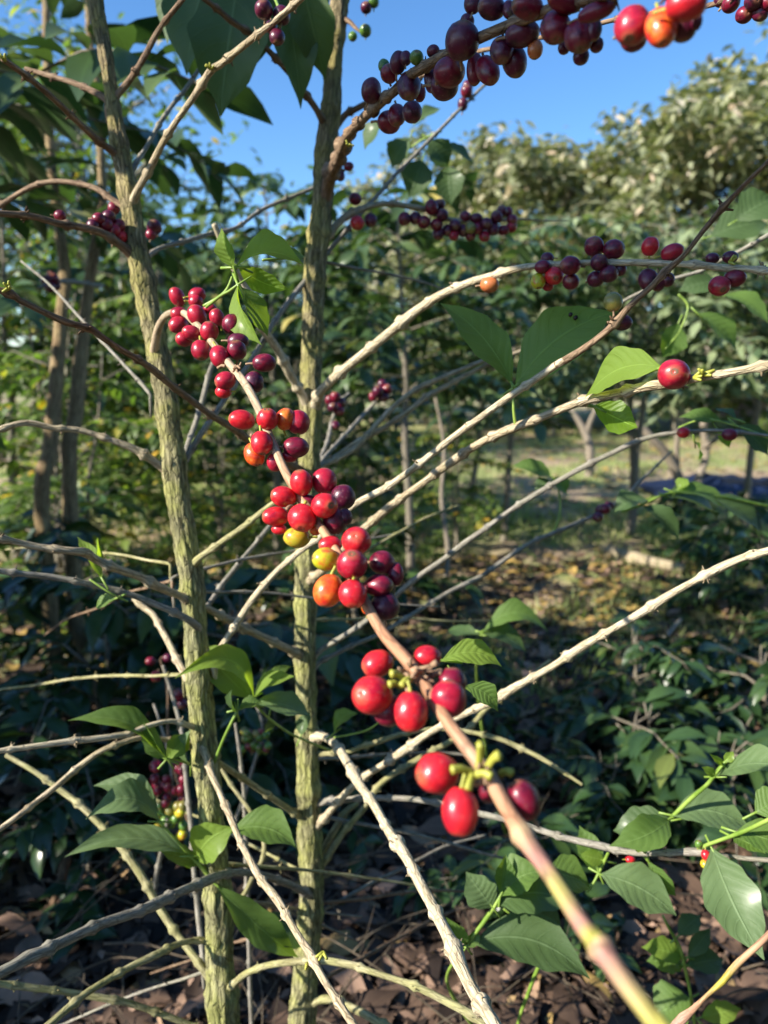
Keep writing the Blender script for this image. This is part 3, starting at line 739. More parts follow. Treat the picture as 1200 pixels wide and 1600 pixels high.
def stump(specs, label, mat='brown'):
    a = specs[0].split(';')[0].split(); q = P(float(a[0]), float(a[1]), float(a[2])); org = Vector((q.x, q.y, hgt(q.x, q.y) if q.y < 12 else 0))
    e = empty('bare_coffee_trunk', org, label, 'bare trunk', 'bare pruned trunks standing in the grass')
    for i, s in enumerate(specs):
        pts = []
        for r_ in s.split(';'):
            x, y, d, w_ = [float(k) for k in r_.split()]; pts.append([*P(x, y, d), w_/2/FPX*d])
        if i == 0: pts.insert(0, [org.x, org.y, org.z-.05, pts[0][3]*1.2])
        mb = MB(); tube(mb, catmull(pts, .04), 14, .1, (), 0, .5, (1.05, .95, .9), i*3)
        mb.build('trunk' if i == 0 else 'limb', [M[mat]], e, org)
stump(['1092 745 6.2 12; 1103 715 6.2 11; 1100 660 6.15 12; 1104 600 6.1 12; 1108 545 6.0 11; 1112 505 6 8', '1100 600 6.1 11; 1088 578 6.05 11; 1074 560 6.0 10', '1100 700 6.2 8; 1110 692 6.1 9; 1124 683 6 8'], 'bare pinkish forked trunk standing behind the small twin cherries', 'grey')
stump(['1062 752 6.3 15; 1045 715 6.25 14; 1018 685 6.2 13; 994 660 6.2 12; 975 640 6.2 8', '1058 728 6.3 9; 1057 700 6.25 9; 1060 672 6.2 8'], 'bare leaning trunk beside the forked one on the grass', 'grey')
stump(['922 705 7.6 13; 916 680 7.6 12; 903 655 7.6 9; 892 640 7.6 6', '916 680 7.6 9; 924 655 7.55 8; 932 638 7.5 6'], 'small bare fork on the grass below the light backlit leaf', 'grey')
stump(['738 812 5.2 13; 737 780 5.2 12; 741 740 5.2 9; 748 700 5.2 7; 755 600 5.1 6; 760 560 5.1 5'], 'slender bare stem between the twigs right of the right-hand trunk', 'grey')
stump(['700 975 3.4 11; 694 930 3.4 9; 700 860 3.4 8; 690 780 3.4 7; 694 700 3.4 6; 680 620 3.4 4'], 'thin dark stem beyond the middle cherry cluster', 'grey')

# pale double stem at the left
a = P(78, 720, 2.3); org = Vector((a.x, a.y, hgt(a.x, a.y)))
DS = empty('coffee_tree', org, 'pale double-stemmed coffee tree standing out of focus at the left', 'coffee tree', 'coffee trees with bare stems')
def ptrunk(spec, par, mat, extra=(), name='trunk'):
    pts = list(extra)
    for r_ in spec.split(';'):
        x, y, d, w_ = [float(k) for k in r_.split()]; pts.append([*P(x, y, d), w_/2/FPX*d])
    mb = MB(); tube(mb, catmull(pts, .02), 20, .1, (), 0, .8, (1.7, 1.5, 1.25), pts[0][0]*9)
    return mb.build(name, [M[mat]], par, org)
ptrunk('66 800 2.3 24; 78 700 2.3 24; 88 600 2.3 22; 96 500 2.3 19; 101 430 2.3 18; 92 350 2.3 16; 80 250 2.3 14; 74 100 2.3 12; 70 -40 2.3 10', DS, 'trunkbrown', [[org.x-.03, org.y, org.z-.05, .028]])
ptrunk('108 740 2.35 24; 118 650 2.35 24; 126 560 2.35 21; 135 480 2.35 18; 146 400 2.35 17; 160 330 2.35 15; 158 250 2.35 13; 150 130 2.35 12; 140 60 2.35 10; 135 -40 2.35 8', DS, 'trunkbrown', [[org.x+.03, org.y, org.z-.05, .028]])
DSb = branch(DS, '160 447 2.1 8; 120 441 2.0 9; 85 440 1.9 8; 60 450 1.85 6', 'grey', spikes=False)
cherries(DSb, [(72, 438, 8, 8, 'K', 0), (84, 436, 8, 8, 'D', -1), (78, 449, 8, 9, 'K', -1), (88, 447, 7, 8, 'K', 0), (80, 431, 7, 7, 'K', 0)])

def log(pts, r, label, name='fallen_stick', cat='stick', mat='brown'):
    ps = []
    for i, (x, y, h) in enumerate(pts):
        q = G(x, y); ps.append([q.x, q.y, hgt(q.x, q.y)+h+r, r*(1-.25*i/len(pts))])
    mb = MB(); tube(mb, catmull(ps, .03), 10, .12, ((.2, .3, .02),), 0, .8, (1, 1, 1), ps[0][0])
    off = Vector(ps[0][:3]); o = mb.build(name, [M[mat]], None, off); o.location = off; tag(o, label, cat, 'sticks lying on the leaf litter')
log([(945, 880, .01), (1000, 893, .02), (1066, 903, .01)], .035, 'pale fallen branch lying in the sun beyond the cream twig', mat='pale')
log([(690, 1200, .02), (700, 1130, .05), (715, 1090, .10)], .008, 'grey dead stick leaning behind the long cream twig', mat='grey')
log([(960, 1195, .02), (1060, 1150, .04), (1150, 1110, .03), (1200, 1085, .05)], .014, 'thick brown stick on the litter at the right edge')
log([(860, 1175, .02), (960, 1140, .04), (1040, 1080, .06)], .008, 'thin brown stick above the thick one at the right')
log([(1060, 1010, .10), (930, 1150, .03), (900, 1195, .01)], .007, 'thin grey stick crossing the brown sticks at the right', mat='grey')
log([(60, 1500, .01), (90, 1420, .02), (110, 1375, .06)], .010, 'forked brown stick on the litter at the lower left')
log([(130, 1400, .02), (250, 1330, .03), (330, 1310, .02)], .006, 'thin stick behind the foot of the left-hand trunk')

# ================================================================== THE TWO COFFEE TREES
A0 = P(351, 1600, .80); B0 = P(470, 1600, .945)
TA = empty('coffee_tree', Vector((A0.x+.01, A0.y+.03, hgt(0, .8))), 'mossy-stemmed coffee tree on the left carrying the twig of red cherries nearest the viewer', 'coffee tree', 'coffee trees with bare stems')
TB = empty('coffee_tree', Vector((B0.x-.005, B0.y+.03, hgt(0, .8))), 'mossy-stemmed coffee tree on the right with dark cherries against the blue sky', 'coffee tree', 'coffee trees with bare stems')
trunk(TA, '143 -60 .80 24; 150 0 .80 25; 167 100 .795 22; 182 200 .79 26; 193 260 .79 30; 203 310 .785 33; 216 400 .78 37; 236 500 .78 35; 256 600 .775 36; 266 680 .775 38; 273 740 .775 40; 283 810 .775 38; 298 900 .78 38; 306 1000 .785 38; 313 1100 .79 42; 324 1200 .79 42; 332 1300 .79 41; 341 1400 .795 45; 343 1500 .80 46; 351 1600 .80 53',
      'trunk', [[TA.location.x, TA.location.y, .2, .021, 1, 1, 1], [TA.location.x, TA.location.y, .04, .027, 1, 1, 1], [TA.location.x, TA.location.y, -.04, .036, 1, 1, 1]])
trunk(TB, '533 -60 .87 30; 530 0 .87 30; 522 80 .865 30; 518 160 .865 33; 511 220 .865 36; 505 290 .865 34; 498 370 .86 35; 492 430 .86 35; 488 520 .86 33; 486 590 .86 35; 487 630 .86 39; 484 720 .86 33; 479 850 .86 35; 477 1000 .865 36; 478 1100 .87 34; 481 1200 .87 36; 484 1300 .875 39; 486 1400 .875 39; 479 1500 .88 42; 472 1600 .88 46',
      'trunk', [[TB.location.x, TB.location.y, .2, .020, 1, 1, 1], [TB.location.x, TB.location.y, .04, .026, 1, 1, 1], [TB.location.x, TB.location.y, -.04, .034, 1, 1, 1]])

# ---- the nearest twig, from the left trunk towards the viewer
t1 = (.56, .43, .28); t2 = (.58, .34, .19); t3 = (.52, .27, .15); t4 = (.56, .33, .20); tg = (.62, .56, .14); tr = (.44, .22, .17)
F = branch(TA, '240 560 .775 16; 246 520 .75 15; 254 500 .72 13; 268 488 .68 12; 288 489 .64 12; 308 508 .60 13; 328 530 .57 13; 348 555 .54 14; 366 578 .52 15; 385 602 .50 15; 405 640 .475 15; 425 690 .455 15; 452 750 .435 16; 490 810 .415 16; 512 842 .40 17; 545 895 .385 18; 575 948 .37 19; 602 992 .355 21; 636 1032 .335 24; 662 1068 .325 23; 700 1128 .305 24; 742 1184 .29 27; 765 1215 .285 30; 798 1272 .27 29; 808 1288 .265 33; 817 1303 .262 46; 826 1318 .258 34; 850 1352 .25 31; 876 1392 .242 31; 914 1450 .23 34; 931 1470 .224 40; 940 1482 .222 54; 950 1496 .219 40; 980 1540 .21 37; 1030 1605 .20 38; 1080 1670 .19 38',
           'fore', nodes=[], rough=.02, sides=22, step=.003, spikes=False, swell=.1,
           tints=[t1]*12+[t2]*5+[t3]*4+[t4]*2+[t3, t3, (.62, .44, .24), t4, tr, (.46, .40, .12), tr, (.52, .50, .10), (.55, .36, .20), tr, (.44, .30, .16), (.46, .42, .09), (.46, .42, .09)])
cherries(F, [
 # uppermost cluster by the left trunk
 (306, 471, 11, 10, 'C', 1), (328, 483, 11, 9, 'C', 1), (308, 461, 14, 12, 'C', 1, 15), (277, 464, 12, 16, 'C', 0, 30), (280, 491, 14, 12, 'C', -1), (279, 508, 16, 14, 'C', -1, 20),
 (308, 493, 15, 18, 'C', -1, 25), (339, 496, 12, 14, 'C', 0, 20), (288, 530, 14, 12, 'C', 0), (299, 520, 15, 12, 'C', -1.3, -10), (327, 518, 14, 16, 'C', -1.3), (362, 507, 15, 17, 'D', 1, -15),
 (372, 533, 17, 13, 'K', 1), (314, 547, 15, 17, 'C', 0, 10), (370, 547, 14, 15, 'D', 0), (343, 557, 15, 19, 'C', -1, 20), (413, 567, 19, 15, 'D', .3, 5), (397, 597, 15, 17, 'K', 1),
 (352, 595, 17, 15, 'C', -.6, 20), (349, 612, 13, 11, 'R', .6),
 # second cluster
 (378, 656, 21, 16, 'R', 0, -8), (418, 655, 16, 16, 'R', -1), (446, 655, 15, 18, 'O', .2, -10), (466, 660, 17, 18, 'C', 1), (462, 699, 21, 17, 'D', .8), (452, 713, 14, 10, 'C', 1.6),
 (398, 710, 16, 20, 'O', .2, 20), (409, 692, 17, 20, 'R', -1, 10), (430, 722, 13, 15, 'C', 1),
 # third cluster
 (480, 784, 15, 12, 'D', .6), (538, 808, 12, 13, 'K', 1.5), (522, 814, 18, 22, 'D', .8), (536, 777, 18, 19, 'K', 1), (507, 752, 18, 20, 'C', .3), (471, 754, 18, 21, 'R', -1, 10), (443, 776, 21, 17, 'R', -.8, -15),
 (507, 790, 21, 19, 'R', -1.2), (464, 840, 21, 17, 'Y', .8), (436, 827, 12, 9, 'R', .9), (431, 807, 22, 16, 'R', -.2), (472, 809, 21, 21, 'R', -1.2), (493, 827, 9, 9, 'O', .9),
 # fourth cluster
 (516, 851, 19, 14, 'R', .2, 5), (557, 845, 22, 22, 'R', -.6, 10), (509, 874, 22, 19, 'G', -.4, -15), (550, 882, 22, 24, 'C', -1.5), (513, 923, 23, 27, 'O', -.5, -10), (551, 928, 20, 22, 'R', -1.4),
 (618, 897, 13, 19, 'D', 1.2), (597, 879, 20, 18, 'D', .3), (592, 915, 24, 18, 'D', -.2), (602, 947, 20, 22, 'K', .8), (573, 948, 8, 12, 'O', .8),
 # fifth cluster
 (590, 1037, 26, 22, 'R', .2, 10), (582, 1086, 32, 29, 'R', -.6, -20), (608, 1110, 22, 24, 'D', .8), (642, 1112, 26, 32, 'R', -1), (668, 1026, 22, 18, 'R', .8), (706, 1067, 22, 22, 'D', 1.2), (701, 1092, 26, 28, 'C', .3),
 # nearest cluster
 (683, 1208, 32, 30, 'R', -.2), (719, 1268, 28, 37, 'R', -.6, -6), (764, 1238, 15, 17, 'D', 1.2), (819, 1250, 25, 32, 'D', .8, 25)])
# empty yellow stalks where cherries have been picked
for (x, y, x2, y2, d, r_) in [(748, 1200, 751, 1162, .283, .0017), (762, 1198, 780, 1180, .282, .0017), (735, 1207, 706, 1203, .283, .0016), (738, 1213, 731, 1234, .28, .0016), (745, 1210, 768, 1214, .277, .0015),
                              (782, 1210, 800, 1208, .29, .0015), (630, 1060, 611, 1053, .325, .0016), (628, 1072, 608, 1070, .325, .0016), (636, 1075, 638, 1088, .32, .0013), (668, 1050, 682, 1036, .33, .0013),
                              (640, 1062, 628, 1072, .322, .0016), (672, 1060, 690, 1050, .33, .0014), (458, 792, 448, 796, .42, .001), (400, 690, 392, 680, .46, .001), (340, 575, 352, 572, .53, .001)]:
    a, b = P(x, y, d), P(x2, y2, d-.004); c = a.lerp(b, .5)+Vector((0, 0, .001)); mb = MB()
    tube(mb, catmull([[*a, r_*.8], [*c, r_*.82], [*b, r_*1.05]], .0008), 12, .12, ((.0001, .2, .001),), 0)
    mb.build('empty_stalk', [M['stalk'] if r_ > .0014 else M['dry']], F['obj'], TA.location)
for k, (cx, cy, cd) in enumerate([(655, 1052, .325), (640, 1048, .33), (752, 1208, .283), (372, 575, .515)]):
    mb = MB(); rr = random.Random(k+50); c = P(cx, cy, cd)
    for i in range(9): spike(mb, c+Vector([rr.uniform(-.002, .002) for _ in range(3)]), Vector((rr.uniform(-1, 1), -.6, rr.uniform(-1, 1))), .005, .0011, 0, (1, 1, 1), rr)
    mb.build('dry_flower_scales', [M['dry']], F['obj'], TA.location)
# knuckles on the nearest twig are collars
def collar(br, x, y, d, wpx, tint):
    s = min(range(len(br['smp_'])), key=lambda i: (br['smp_'][i][0]-x)**2+(br['smp_'][i][1]-y)**2)
# leafy side shoot on that twig, beside the uppermost cluster
sh = branch(TA, '318 478 .60 6; 342 464 .595 6; 356 450 .59 6; 366 424 .585 5; 372 416 .58 4', 'shoot', 'shoot', [], 0, 10, spikes=False)
sh2 = branch(TA, '322 480 .60 6; 345 462 .59 6; 358 455 .585 6; 370 446 .58 5; 393 431 .58 2.5', 'shoot', 'shoot', [], 0, 10, spikes=False)
L_ = lambda br, *a, **k: leaf(br['obj'], br['off'], *a, **k)
L_(sh, (366, 420, .58), (346, 356, .57), 30, 'bright', (-.5, .2, .8), .08, .3)
L_(sh, (368, 418, .58), (474, 414, .57), 52, 'bright', (-.15, .55, .8), .16, .55, .10)
L_(sh, (372, 416, .585), (452, 452, .60), 34, 'bright', (.1, .3, -.9), .1, .2, .1)
L_(sh, (430, 405, .60), (478, 402, .62), 24, 'mid', (0, .3, .9), .1, .2)
L_(sh2, (372, 446, .58), (409, 539, .56), 36, 'bright', (-.85, .1, .5), .10, .55)
L_(sh2, (376, 448, .60), (418, 525, .62), 34, 'mid', (.5, .1, .85), .1, .2)

# ---- other branches of the left tree
A = {}
A['a1'] = branch(TA, '192 255 .79 16; 172 235 .78 14; 150 218 .76 14; 115 184 .73 12; 80 152 .70 12; 40 118 .67 12; 4 92 .64 12', 'brown', label='brown twig rising to the top left edge')
A['a2'] = branch(TA, '168 158 .795 14; 145 142 .80 12; 110 128 .81 11; 75 118 .82 10; 40 108 .83 8', 'brown')
A['a3'] = branch(TA, '182 152 .79 14; 195 135 .79 12; 212 112 .78 11; 232 78 .77 12; 252 42 .76 10; 285 0 .74 10; 310 -30 .73 10', 'brown')
A['a4'] = branch(TA, '205 330 .785 20; 214 300 .77 15; 238 255 .75 14; 268 202 .72 12; 300 155 .70 13; 328 112 .68 15; 348 98 .67 14; 398 58 .64 13; 440 24 .62 12; 480 -10 .60 12', 'pale')
A['a5'] = branch(TA, '205 268 .80 12; 222 240 .82 9; 262 175 .86 9; 300 125 .9 8; 322 92 .92 8; 350 52 .95 8; 395 2 .98 7; 420 -30 1 7', 'grey')
A['a7'] = branch(TA, '195 325 .79 12; 172 310 .80 11; 145 293 .81 11; 100 284 .82 10; 60 288 .83 10; 25 305 .84 10; -20 335 .85 9', 'brown')
A['a8'] = branch(TA, '215 412 .78 20; 195 388 .77 18; 160 365 .75 16; 125 355 .73 15; 90 349 .71 14; 45 337 .69 13; -20 332 .66 13', 'brown')
A['a10'] = branch(TA, '268 745 .775 16; 250 728 .77 16; 215 704 .76 17; 175 688 .75 13; 125 672 .74 12; 85 669 .73 12; 40 661 .72 13; 0 672 .71 11; -30 690 .70 10', 'pale')
A['a11'] = branch(TA, '272 740 .775 18; 288 722 .78 13; 302 698 .79 12; 325 662 .80 12; 352 622 .82 11; 395 560 .85 11; 428 505 .87 10; 452 470 .89 10; 476 440 .92 10; 520 385 .96 9; 600 293 1.02 8; 645 246 1.05 7; 690 200 1.08 7; 755 135 1.12 6; 775 118 1.13 5', 'grey')
A['a11b'] = branch(TA, '280 735 .79 12; 292 700 .83 11; 312 640 .87 11; 328 580 .90 10; 345 545 .92 9', 'grey')
A['b14'] = branch(TA, '312 985 .78 15; 300 972 .765 15; 275 958 .75 13; 232 940 .73 13; 200 928 .72 12; 160 917 .71 12; 130 911 .70 12; 80 902 .69 12; 0 892 .67 12; -30 888 .66 12', 'grey')
A['b15'] = branch(TA, '300 1072 .785 18; 288 1050 .80 15; 272 1020 .82 14; 256 990 .84 13; 240 962 .86 12; 225 950 .87 12; 208 936 .88 8', 'pale')
A['b16'] = branch(TA, '300 888 .78 18; 312 872 .765 14; 325 862 .76 13; 350 843 .75 12; 372 829 .74 12; 400 808 .73 12; 430 785 .72 11; 470 760 .70 9', 'moss')
A['b2'] = branch(TA, '335 1030 .785 14; 352 1003 .78 12; 375 968 .77 13; 400 930 .76 13; 430 895 .75 12; 456 872 .74 12; 480 853 .73 13; 500 838 .72 14; 520 818 .71 12; 542 798 .70 13; 565 782 .69 13; 600 764 .68 14; 640 736 .66 13; 680 706 .64 14; 730 668 .62 14; 785 627 .60 14; 830 597 .585 14; 868 571 .57 15; 885 562 .565 15', 'cream')
A['b2u'] = branch(TA, '868 571 .57 14; 885 562 .565 14; 922 538 .55 13; 955 512 .54 14; 985 478 .53 13; 1015 450 .52 12; 1045 420 .51 14; 1068 400 .50 10; 1098 362 .49 10; 1125 330 .48 12; 1160 292 .465 9; 1200 252 .45 9; 1240 210 .44 9', 'brown')  # shaded stretch of the same twig, its shade put into browner bark
A['b17'] = branch(TA, '305 965 .80 12; 325 945 .85 10; 345 915 .88 10; 370 885 .9 10; 395 855 .93 9; 418 826 .95 9; 450 790 1 8', 'grey')
A['b11'] = branch(TA, '312 1160 .79 18; 322 1182 .77 14; 330 1210 .75 13; 343 1238 .73 12; 356 1268 .71 14; 366 1292 .69 13; 378 1320 .67 13; 398 1358 .64 16; 412 1380 .62 15; 430 1402 .60 18; 448 1432 .575 15; 468 1465 .55 15; 487 1492 .53 18; 505 1528 .51 15; 530 1568 .49 15; 560 1612 .46 16; 590 1650 .44 16', 'pale')
A['c1'] = branch(TA, '312 1140 .79 14; 290 1133 .77 11; 268 1128 .76 10; 245 1131 .75 10; 222 1138 .74 11; 200 1147 .73 12; 160 1153 .715 12; 110 1158 .70 13; 60 1165 .685 11; 0 1173 .67 11; -30 1177 .66 11', 'cream')
A['c2'] = branch(TA, '305 1165 .80 10; 270 1158 .79 10; 225 1152 .77 10; 180 1164 .75 11; 150 1178 .74 11; 120 1200 .73 12; 90 1226 .71 12; 60 1250 .70 11; 30 1273 .68 11; 0 1295 .67 11; -30 1320 .65 11', 'pale')
A['c3'] = branch(TA, '335 1540 .80 20; 318 1515 .80 16; 296 1485 .81 15; 275 1458 .82 14; 250 1420 .83 15; 225 1375 .84 15; 198 1335 .85 14; 170 1303 .86 13; 130 1262 .87 13; 95 1235 .88 12; 50 1203 .89 10; 10 1180 .90 9', 'moss')
A['c5'] = branch(TA, '338 1478 .80 16; 310 1470 .79 11; 275 1476 .77 12; 245 1490 .75 15; 205 1510 .73 13; 170 1530 .71 13; 135 1552 .69 13; 100 1580 .67 14; 60 1615 .65 14', 'moss')
A['c6'] = branch(TA, '340 1622 .80 16; 300 1603 .79 12; 250 1583 .78 12; 210 1570 .77 12; 172 1562 .76 14; 115 1553 .75 12; 80 1547 .74 12; 40 1542 .73 14; 0 1537 .72 12; -30 1534 .71 12', 'moss')
A['c7'] = branch(TA, '345 1555 .80 20; 365 1536 .78 14; 385 1521 .765 13; 420 1508 .75 13; 460 1502 .74 14; 500 1501 .73 14; 548 1508 .72 14; 575 1516 .71 12; 620 1530 .70 12; 650 1540 .69 14; 690 1560 .68 15; 725 1578 .67 16; 760 1602 .66 14', 'moss')
A['s1'] = branch(TA, '318 1510 .86 10; 310 1430 .90 11; 303 1360 .92 10; 297 1280 .94 10; 291 1220 .96 9; 285 1150 .98 8; 270 1090 1.0 8; 255 1040 1.0 7', 'grey', label='thin grey shoot behind the left-hand trunk')
A['s2'] = branch(TA, '394 1620 .98 9; 390 1520 .98 9; 387 1420 .98 9; 384 1320 .98 9; 381 1240 .98 8; 375 1180 .98 7; 368 1130 .98 6', 'grey', label='thin grey shoot rising between the two trunks')
A['s3'] = branch(TA, '345 1480 .83 10; 362 1440 .86 9; 395 1370 .90 9; 412 1335 .92 9; 405 1290 .94 8; 360 1225 .96 8; 340 1190 .97 7', 'moss')

# ---- branches of the right tree
B = {}
B['a6'] = branch(TB, '510 200 .865 18; 497 176 .85 13; 480 152 .84 13; 462 128 .83 12; 450 112 .82 13; 425 85 .80 12; 395 56 .78 11; 360 32 .76 13; 340 14 .75 11; 305 -14 .73 11', 'brown')
B['a9'] = branch(TB, '474 738 .86 16; 440 718 .82 15; 412 702 .78 14; 388 686 .75 15; 360 666 .72 16; 330 648 .70 14; 300 627 .68 14; 268 602 .66 14; 242 580 .64 16; 215 562 .62 13; 188 546 .60 13; 160 527 .58 13; 145 516 .575 15; 125 509 .565 13; 100 502 .555 15; 60 484 .54 13; 30 469 .53 13; 18 460 .525 14; -30 444 .51 12', 'brown', label='long brown twig crossing in front of the left-hand trunk')
B['b13'] = branch(TB, '477 1030 .865 24; 458 1018 .85 17; 430 1005 .83 15; 400 990 .81 15; 372 976 .79 17; 350 965 .78 15; 320 948 .76 15; 280 930 .74 15; 245 915 .72 19; 220 902 .71 16; 180 888 .69 16; 150 875 .68 16; 134 865 .67 20; 115 862 .66 16; 70 856 .65 15; 30 847 .64 14; 0 841 .63 14; -40 836 .62 14', 'pale')
B['a12'] = branch(TB, '484 642 .86 24; 472 618 .85 18; 460 596 .84 17; 450 578 .83 18; 437 552 .82 16; 424 532 .81 16; 412 514 .80 16; 398 480 .79 15; 382 448 .78 14; 368 420 .77 14; 350 385 .76 12; 335 350 .75 11', 'cream')
B['b1'] = branch(TB, '490 642 .86 26; 498 615 .84 20; 515 597 .82 19; 540 575 .80 19; 570 550 .78 18; 600 527 .76 18; 630 502 .74 21; 650 486 .73 18; 680 466 .71 17; 705 453 .695 16; 735 441 .68 15; 765 432 .665 15; 795 423 .65 15; 830 417 .635 13; 870 414 .62 13; 910 411 .605 12; 950 411 .595 12; 1000 411 .585 14; 1050 413 .575 12; 1090 415 .57 14; 1130 419 .565 15; 1160 419 .56 13; 1200 423 .55 13; 1240 428 .54 13', 'cream')
B['b3'] = branch(TB, '478 915 .86 18; 496 898 .84 17; 515 882 .82 15; 538 858 .80 15; 562 832 .78 15; 600 798 .75 17; 630 776 .73 15; 660 755 .71 15; 690 732 .695 17; 712 718 .685 18; 740 700 .665 16; 770 683 .65 16; 800 669 .63 19; 850 650 .60 16; 900 631 .57 17; 920 624 .555 20; 950 617 .54 18; 985 611 .52 18; 1015 605 .505 21; 1050 600 .485 18; 1090 591 .465 18; 1130 585 .45 18; 1165 578 .44 17; 1200 571 .43 18; 1250 560 .41 18', 'pale')
B['b4a'] = branch(TB, '486 748 .865 12; 500 732 .87 11; 530 716 .88 10; 555 700 .89 10; 578 675 .90 11; 600 650 .91 11; 630 622 .92 10; 660 603 .93 12; 700 586 .94 9; 765 560 .96 8; 800 548 .97 6', 'pale')
B['b4b'] = branch(TB, '488 740 .87 10; 520 716 .885 9; 545 700 .90 10; 572 684 .91 11; 600 668 .92 10; 640 641 .93 10; 670 618 .94 12; 700 602 .95 10; 735 583 .96 9; 770 566 .97 8; 815 548 .98 6', 'pale')
B['b5'] = branch(TB, '484 1052 .87 14; 500 1034 .88 10; 525 1022 .89 9; 552 1008 .90 9; 590 992 .92 9; 615 978 .93 9; 645 960 .95 9; 675 941 .97 9; 710 921 .99 9; 750 901 1.01 10; 790 874 1.03 9; 830 848 1.05 9; 865 833 1.07 9; 912 813 1.10 8; 945 797 1.12 7; 975 778 1.14 7; 1000 752 1.16 6; 1050 705 1.18 4', 'grey')
B['b6'] = branch(TB, '484 1035 .87 14; 500 1016 .87 12; 540 992 .865 11; 576 968 .86 11; 605 943 .855 11; 640 912 .85 11; 680 883 .845 11; 725 850 .84 12; 760 825 .835 10; 800 797 .83 10; 838 773 .825 11; 875 750 .82 10; 915 729 .815 12; 950 711 .81 10; 985 694 .805 11; 1020 682 .80 9; 1060 676 .795 8; 1100 673 .79 7; 1140 674 .785 7; 1200 681 .78 6; 1240 688 .775 6', 'grey')
B['b7'] = branch(TB, '488 1300 .875 20; 505 1280 .86 15; 525 1256 .845 14; 548 1232 .83 14; 570 1212 .82 14; 600 1194 .805 14; 632 1172 .79 18; 660 1152 .775 15; 692 1133 .76 14; 730 1114 .745 14; 765 1098 .73 14; 798 1078 .715 18; 830 1060 .705 14; 870 1037 .69 14; 910 1010 .675 18; 940 993 .66 14; 980 970 .65 15; 1020 946 .635 19; 1050 927 .625 15; 1085 908 .61 14; 1120 890 .60 18; 1160 872 .59 15; 1195 862 .58 16; 1240 848 .57 15', 'cream')
B['b8'] = branch(TB, '490 1372 .875 16; 502 1355 .88 12; 520 1326 .885 12; 545 1290 .89 12; 570 1260 .895 12; 600 1220 .90 12; 652 1188 .91 13; 700 1160 .92 11; 738 1133 .93 11; 762 1106 .94 10; 800 1080 .95 9; 860 1032 .97 8', 'moss')
B['b9'] = branch(TB, '484 1180 .87 16; 510 1178 .865 10; 544 1174 .86 9; 566 1166 .855 10; 594 1158 .85 11; 628 1147 .845 9; 676 1139 .84 9; 722 1142 .835 9; 778 1154 .83 10; 826 1175 .825 10; 852 1189 .82 9; 880 1206 .815 8; 910 1226 .81 6', 'moss')
B['b10'] = branch(TB, '486 1262 .875 20; 505 1253 .865 15; 545 1250 .85 12; 600 1246 .835 11; 650 1249 .82 11; 690 1256 .81 11; 720 1264 .80 12; 765 1275 .785 12; 800 1283 .775 11; 835 1294 .765 12; 880 1308 .75 12; 935 1321 .735 15; 970 1330 .725 12; 1005 1333 .715 13; 1050 1332 .70 12; 1085 1330 .69 17; 1110 1333 .685 14', 'grey')
B['b10b'] = branch(TB, '1100 1334 .69 10; 1150 1340 .69 9; 1200 1344 .68 9; 1240 1348 .67 8', 'grey')
B['b12'] = branch(TB, '484 1160 .87 20; 500 1150 .85 17; 520 1160 .83 16; 538 1182 .80 17; 555 1213 .77 21; 568 1236 .745 17; 586 1262 .72 17; 604 1292 .69 18; 624 1322 .66 23; 640 1350 .635 20; 656 1380 .61 21; 676 1414 .58 22; 696 1452 .55 23; 712 1488 .525 33; 724 1516 .505 25; 745 1558 .48 26; 772 1604 .45 27; 800 1650 .43 28', 'cream', label='thick cream twig descending to the bottom edge', sides=20)
B['c4'] = branch(TB, '492 1402 .875 22; 470 1390 .85 15; 440 1378 .83 14; 420 1369 .81 14; 400 1365 .79 13; 375 1363 .77 14; 350 1366 .75 15; 325 1375 .73 21; 300 1386 .71 18; 275 1397 .69 18; 245 1412 .67 23; 215 1424 .65 19; 175 1437 .63 20; 140 1451 .61 20; 100 1470 .59 21; 60 1490 .57 23; 45 1496 .565 27; 20 1510 .555 22; -30 1534 .54 22', 'grey', label='thick grey twig crossing in front of the left-hand trunk foot', sides=20)
B['c8'] = branch(TB, '474 1590 .88 26; 490 1566 .87 17; 510 1560 .86 16; 535 1568 .85 16; 565 1582 .84 16; 600 1602 .83 16; 640 1622 .82 16', 'moss')
B['c9'] = branch(TB, '482 1288 .875 16; 462 1272 .86 12; 445 1260 .85 12; 425 1246 .84 12; 405 1233 .83 11; 385 1220 .82 13; 360 1204 .80 12; 335 1188 .78 12; 310 1172 .765 13; 285 1160 .75 11', 'moss')
B['b22'] = branch(TB, '490 1350 .89 12; 505 1330 .90 14; 520 1300 .905 15; 540 1270 .91 12; 560 1255 .915 9', 'moss')
B['b23'] = branch(TB, '490 738 .88 9; 505 718 .95 8; 525 695 1.02 8; 550 668 1.1 8; 575 640 1.18 8; 600 612 1.25 7', 'grey')
cherries(B['b23'], [(590, 612, 8, 9, 'K', -1), (600, 620, 8, 8, 'K', 0), (605, 608, 8, 8, 'D', 0), (583, 620, 7, 8, 'D', 0), (597, 600, 7, 7, 'K', 1)], tree_mat='dry')
B['b23b'] = branch(TB, '500 718 .95 8; 512 690 1.05 8; 518 660 1.12 7; 530 630 1.2 7; 545 615 1.22 6', 'grey')
cherries(B['b23b'], [(524, 620, 8, 8, 'D', -1), (532, 630, 9, 8, 'K', 0), (520, 636, 8, 8, 'K', -1), (515, 625, 7, 8, 'D', 0), (530, 642, 8, 8, 'D', 0), (524, 665, 7, 7, 'K', 0)], tree_mat='dry')

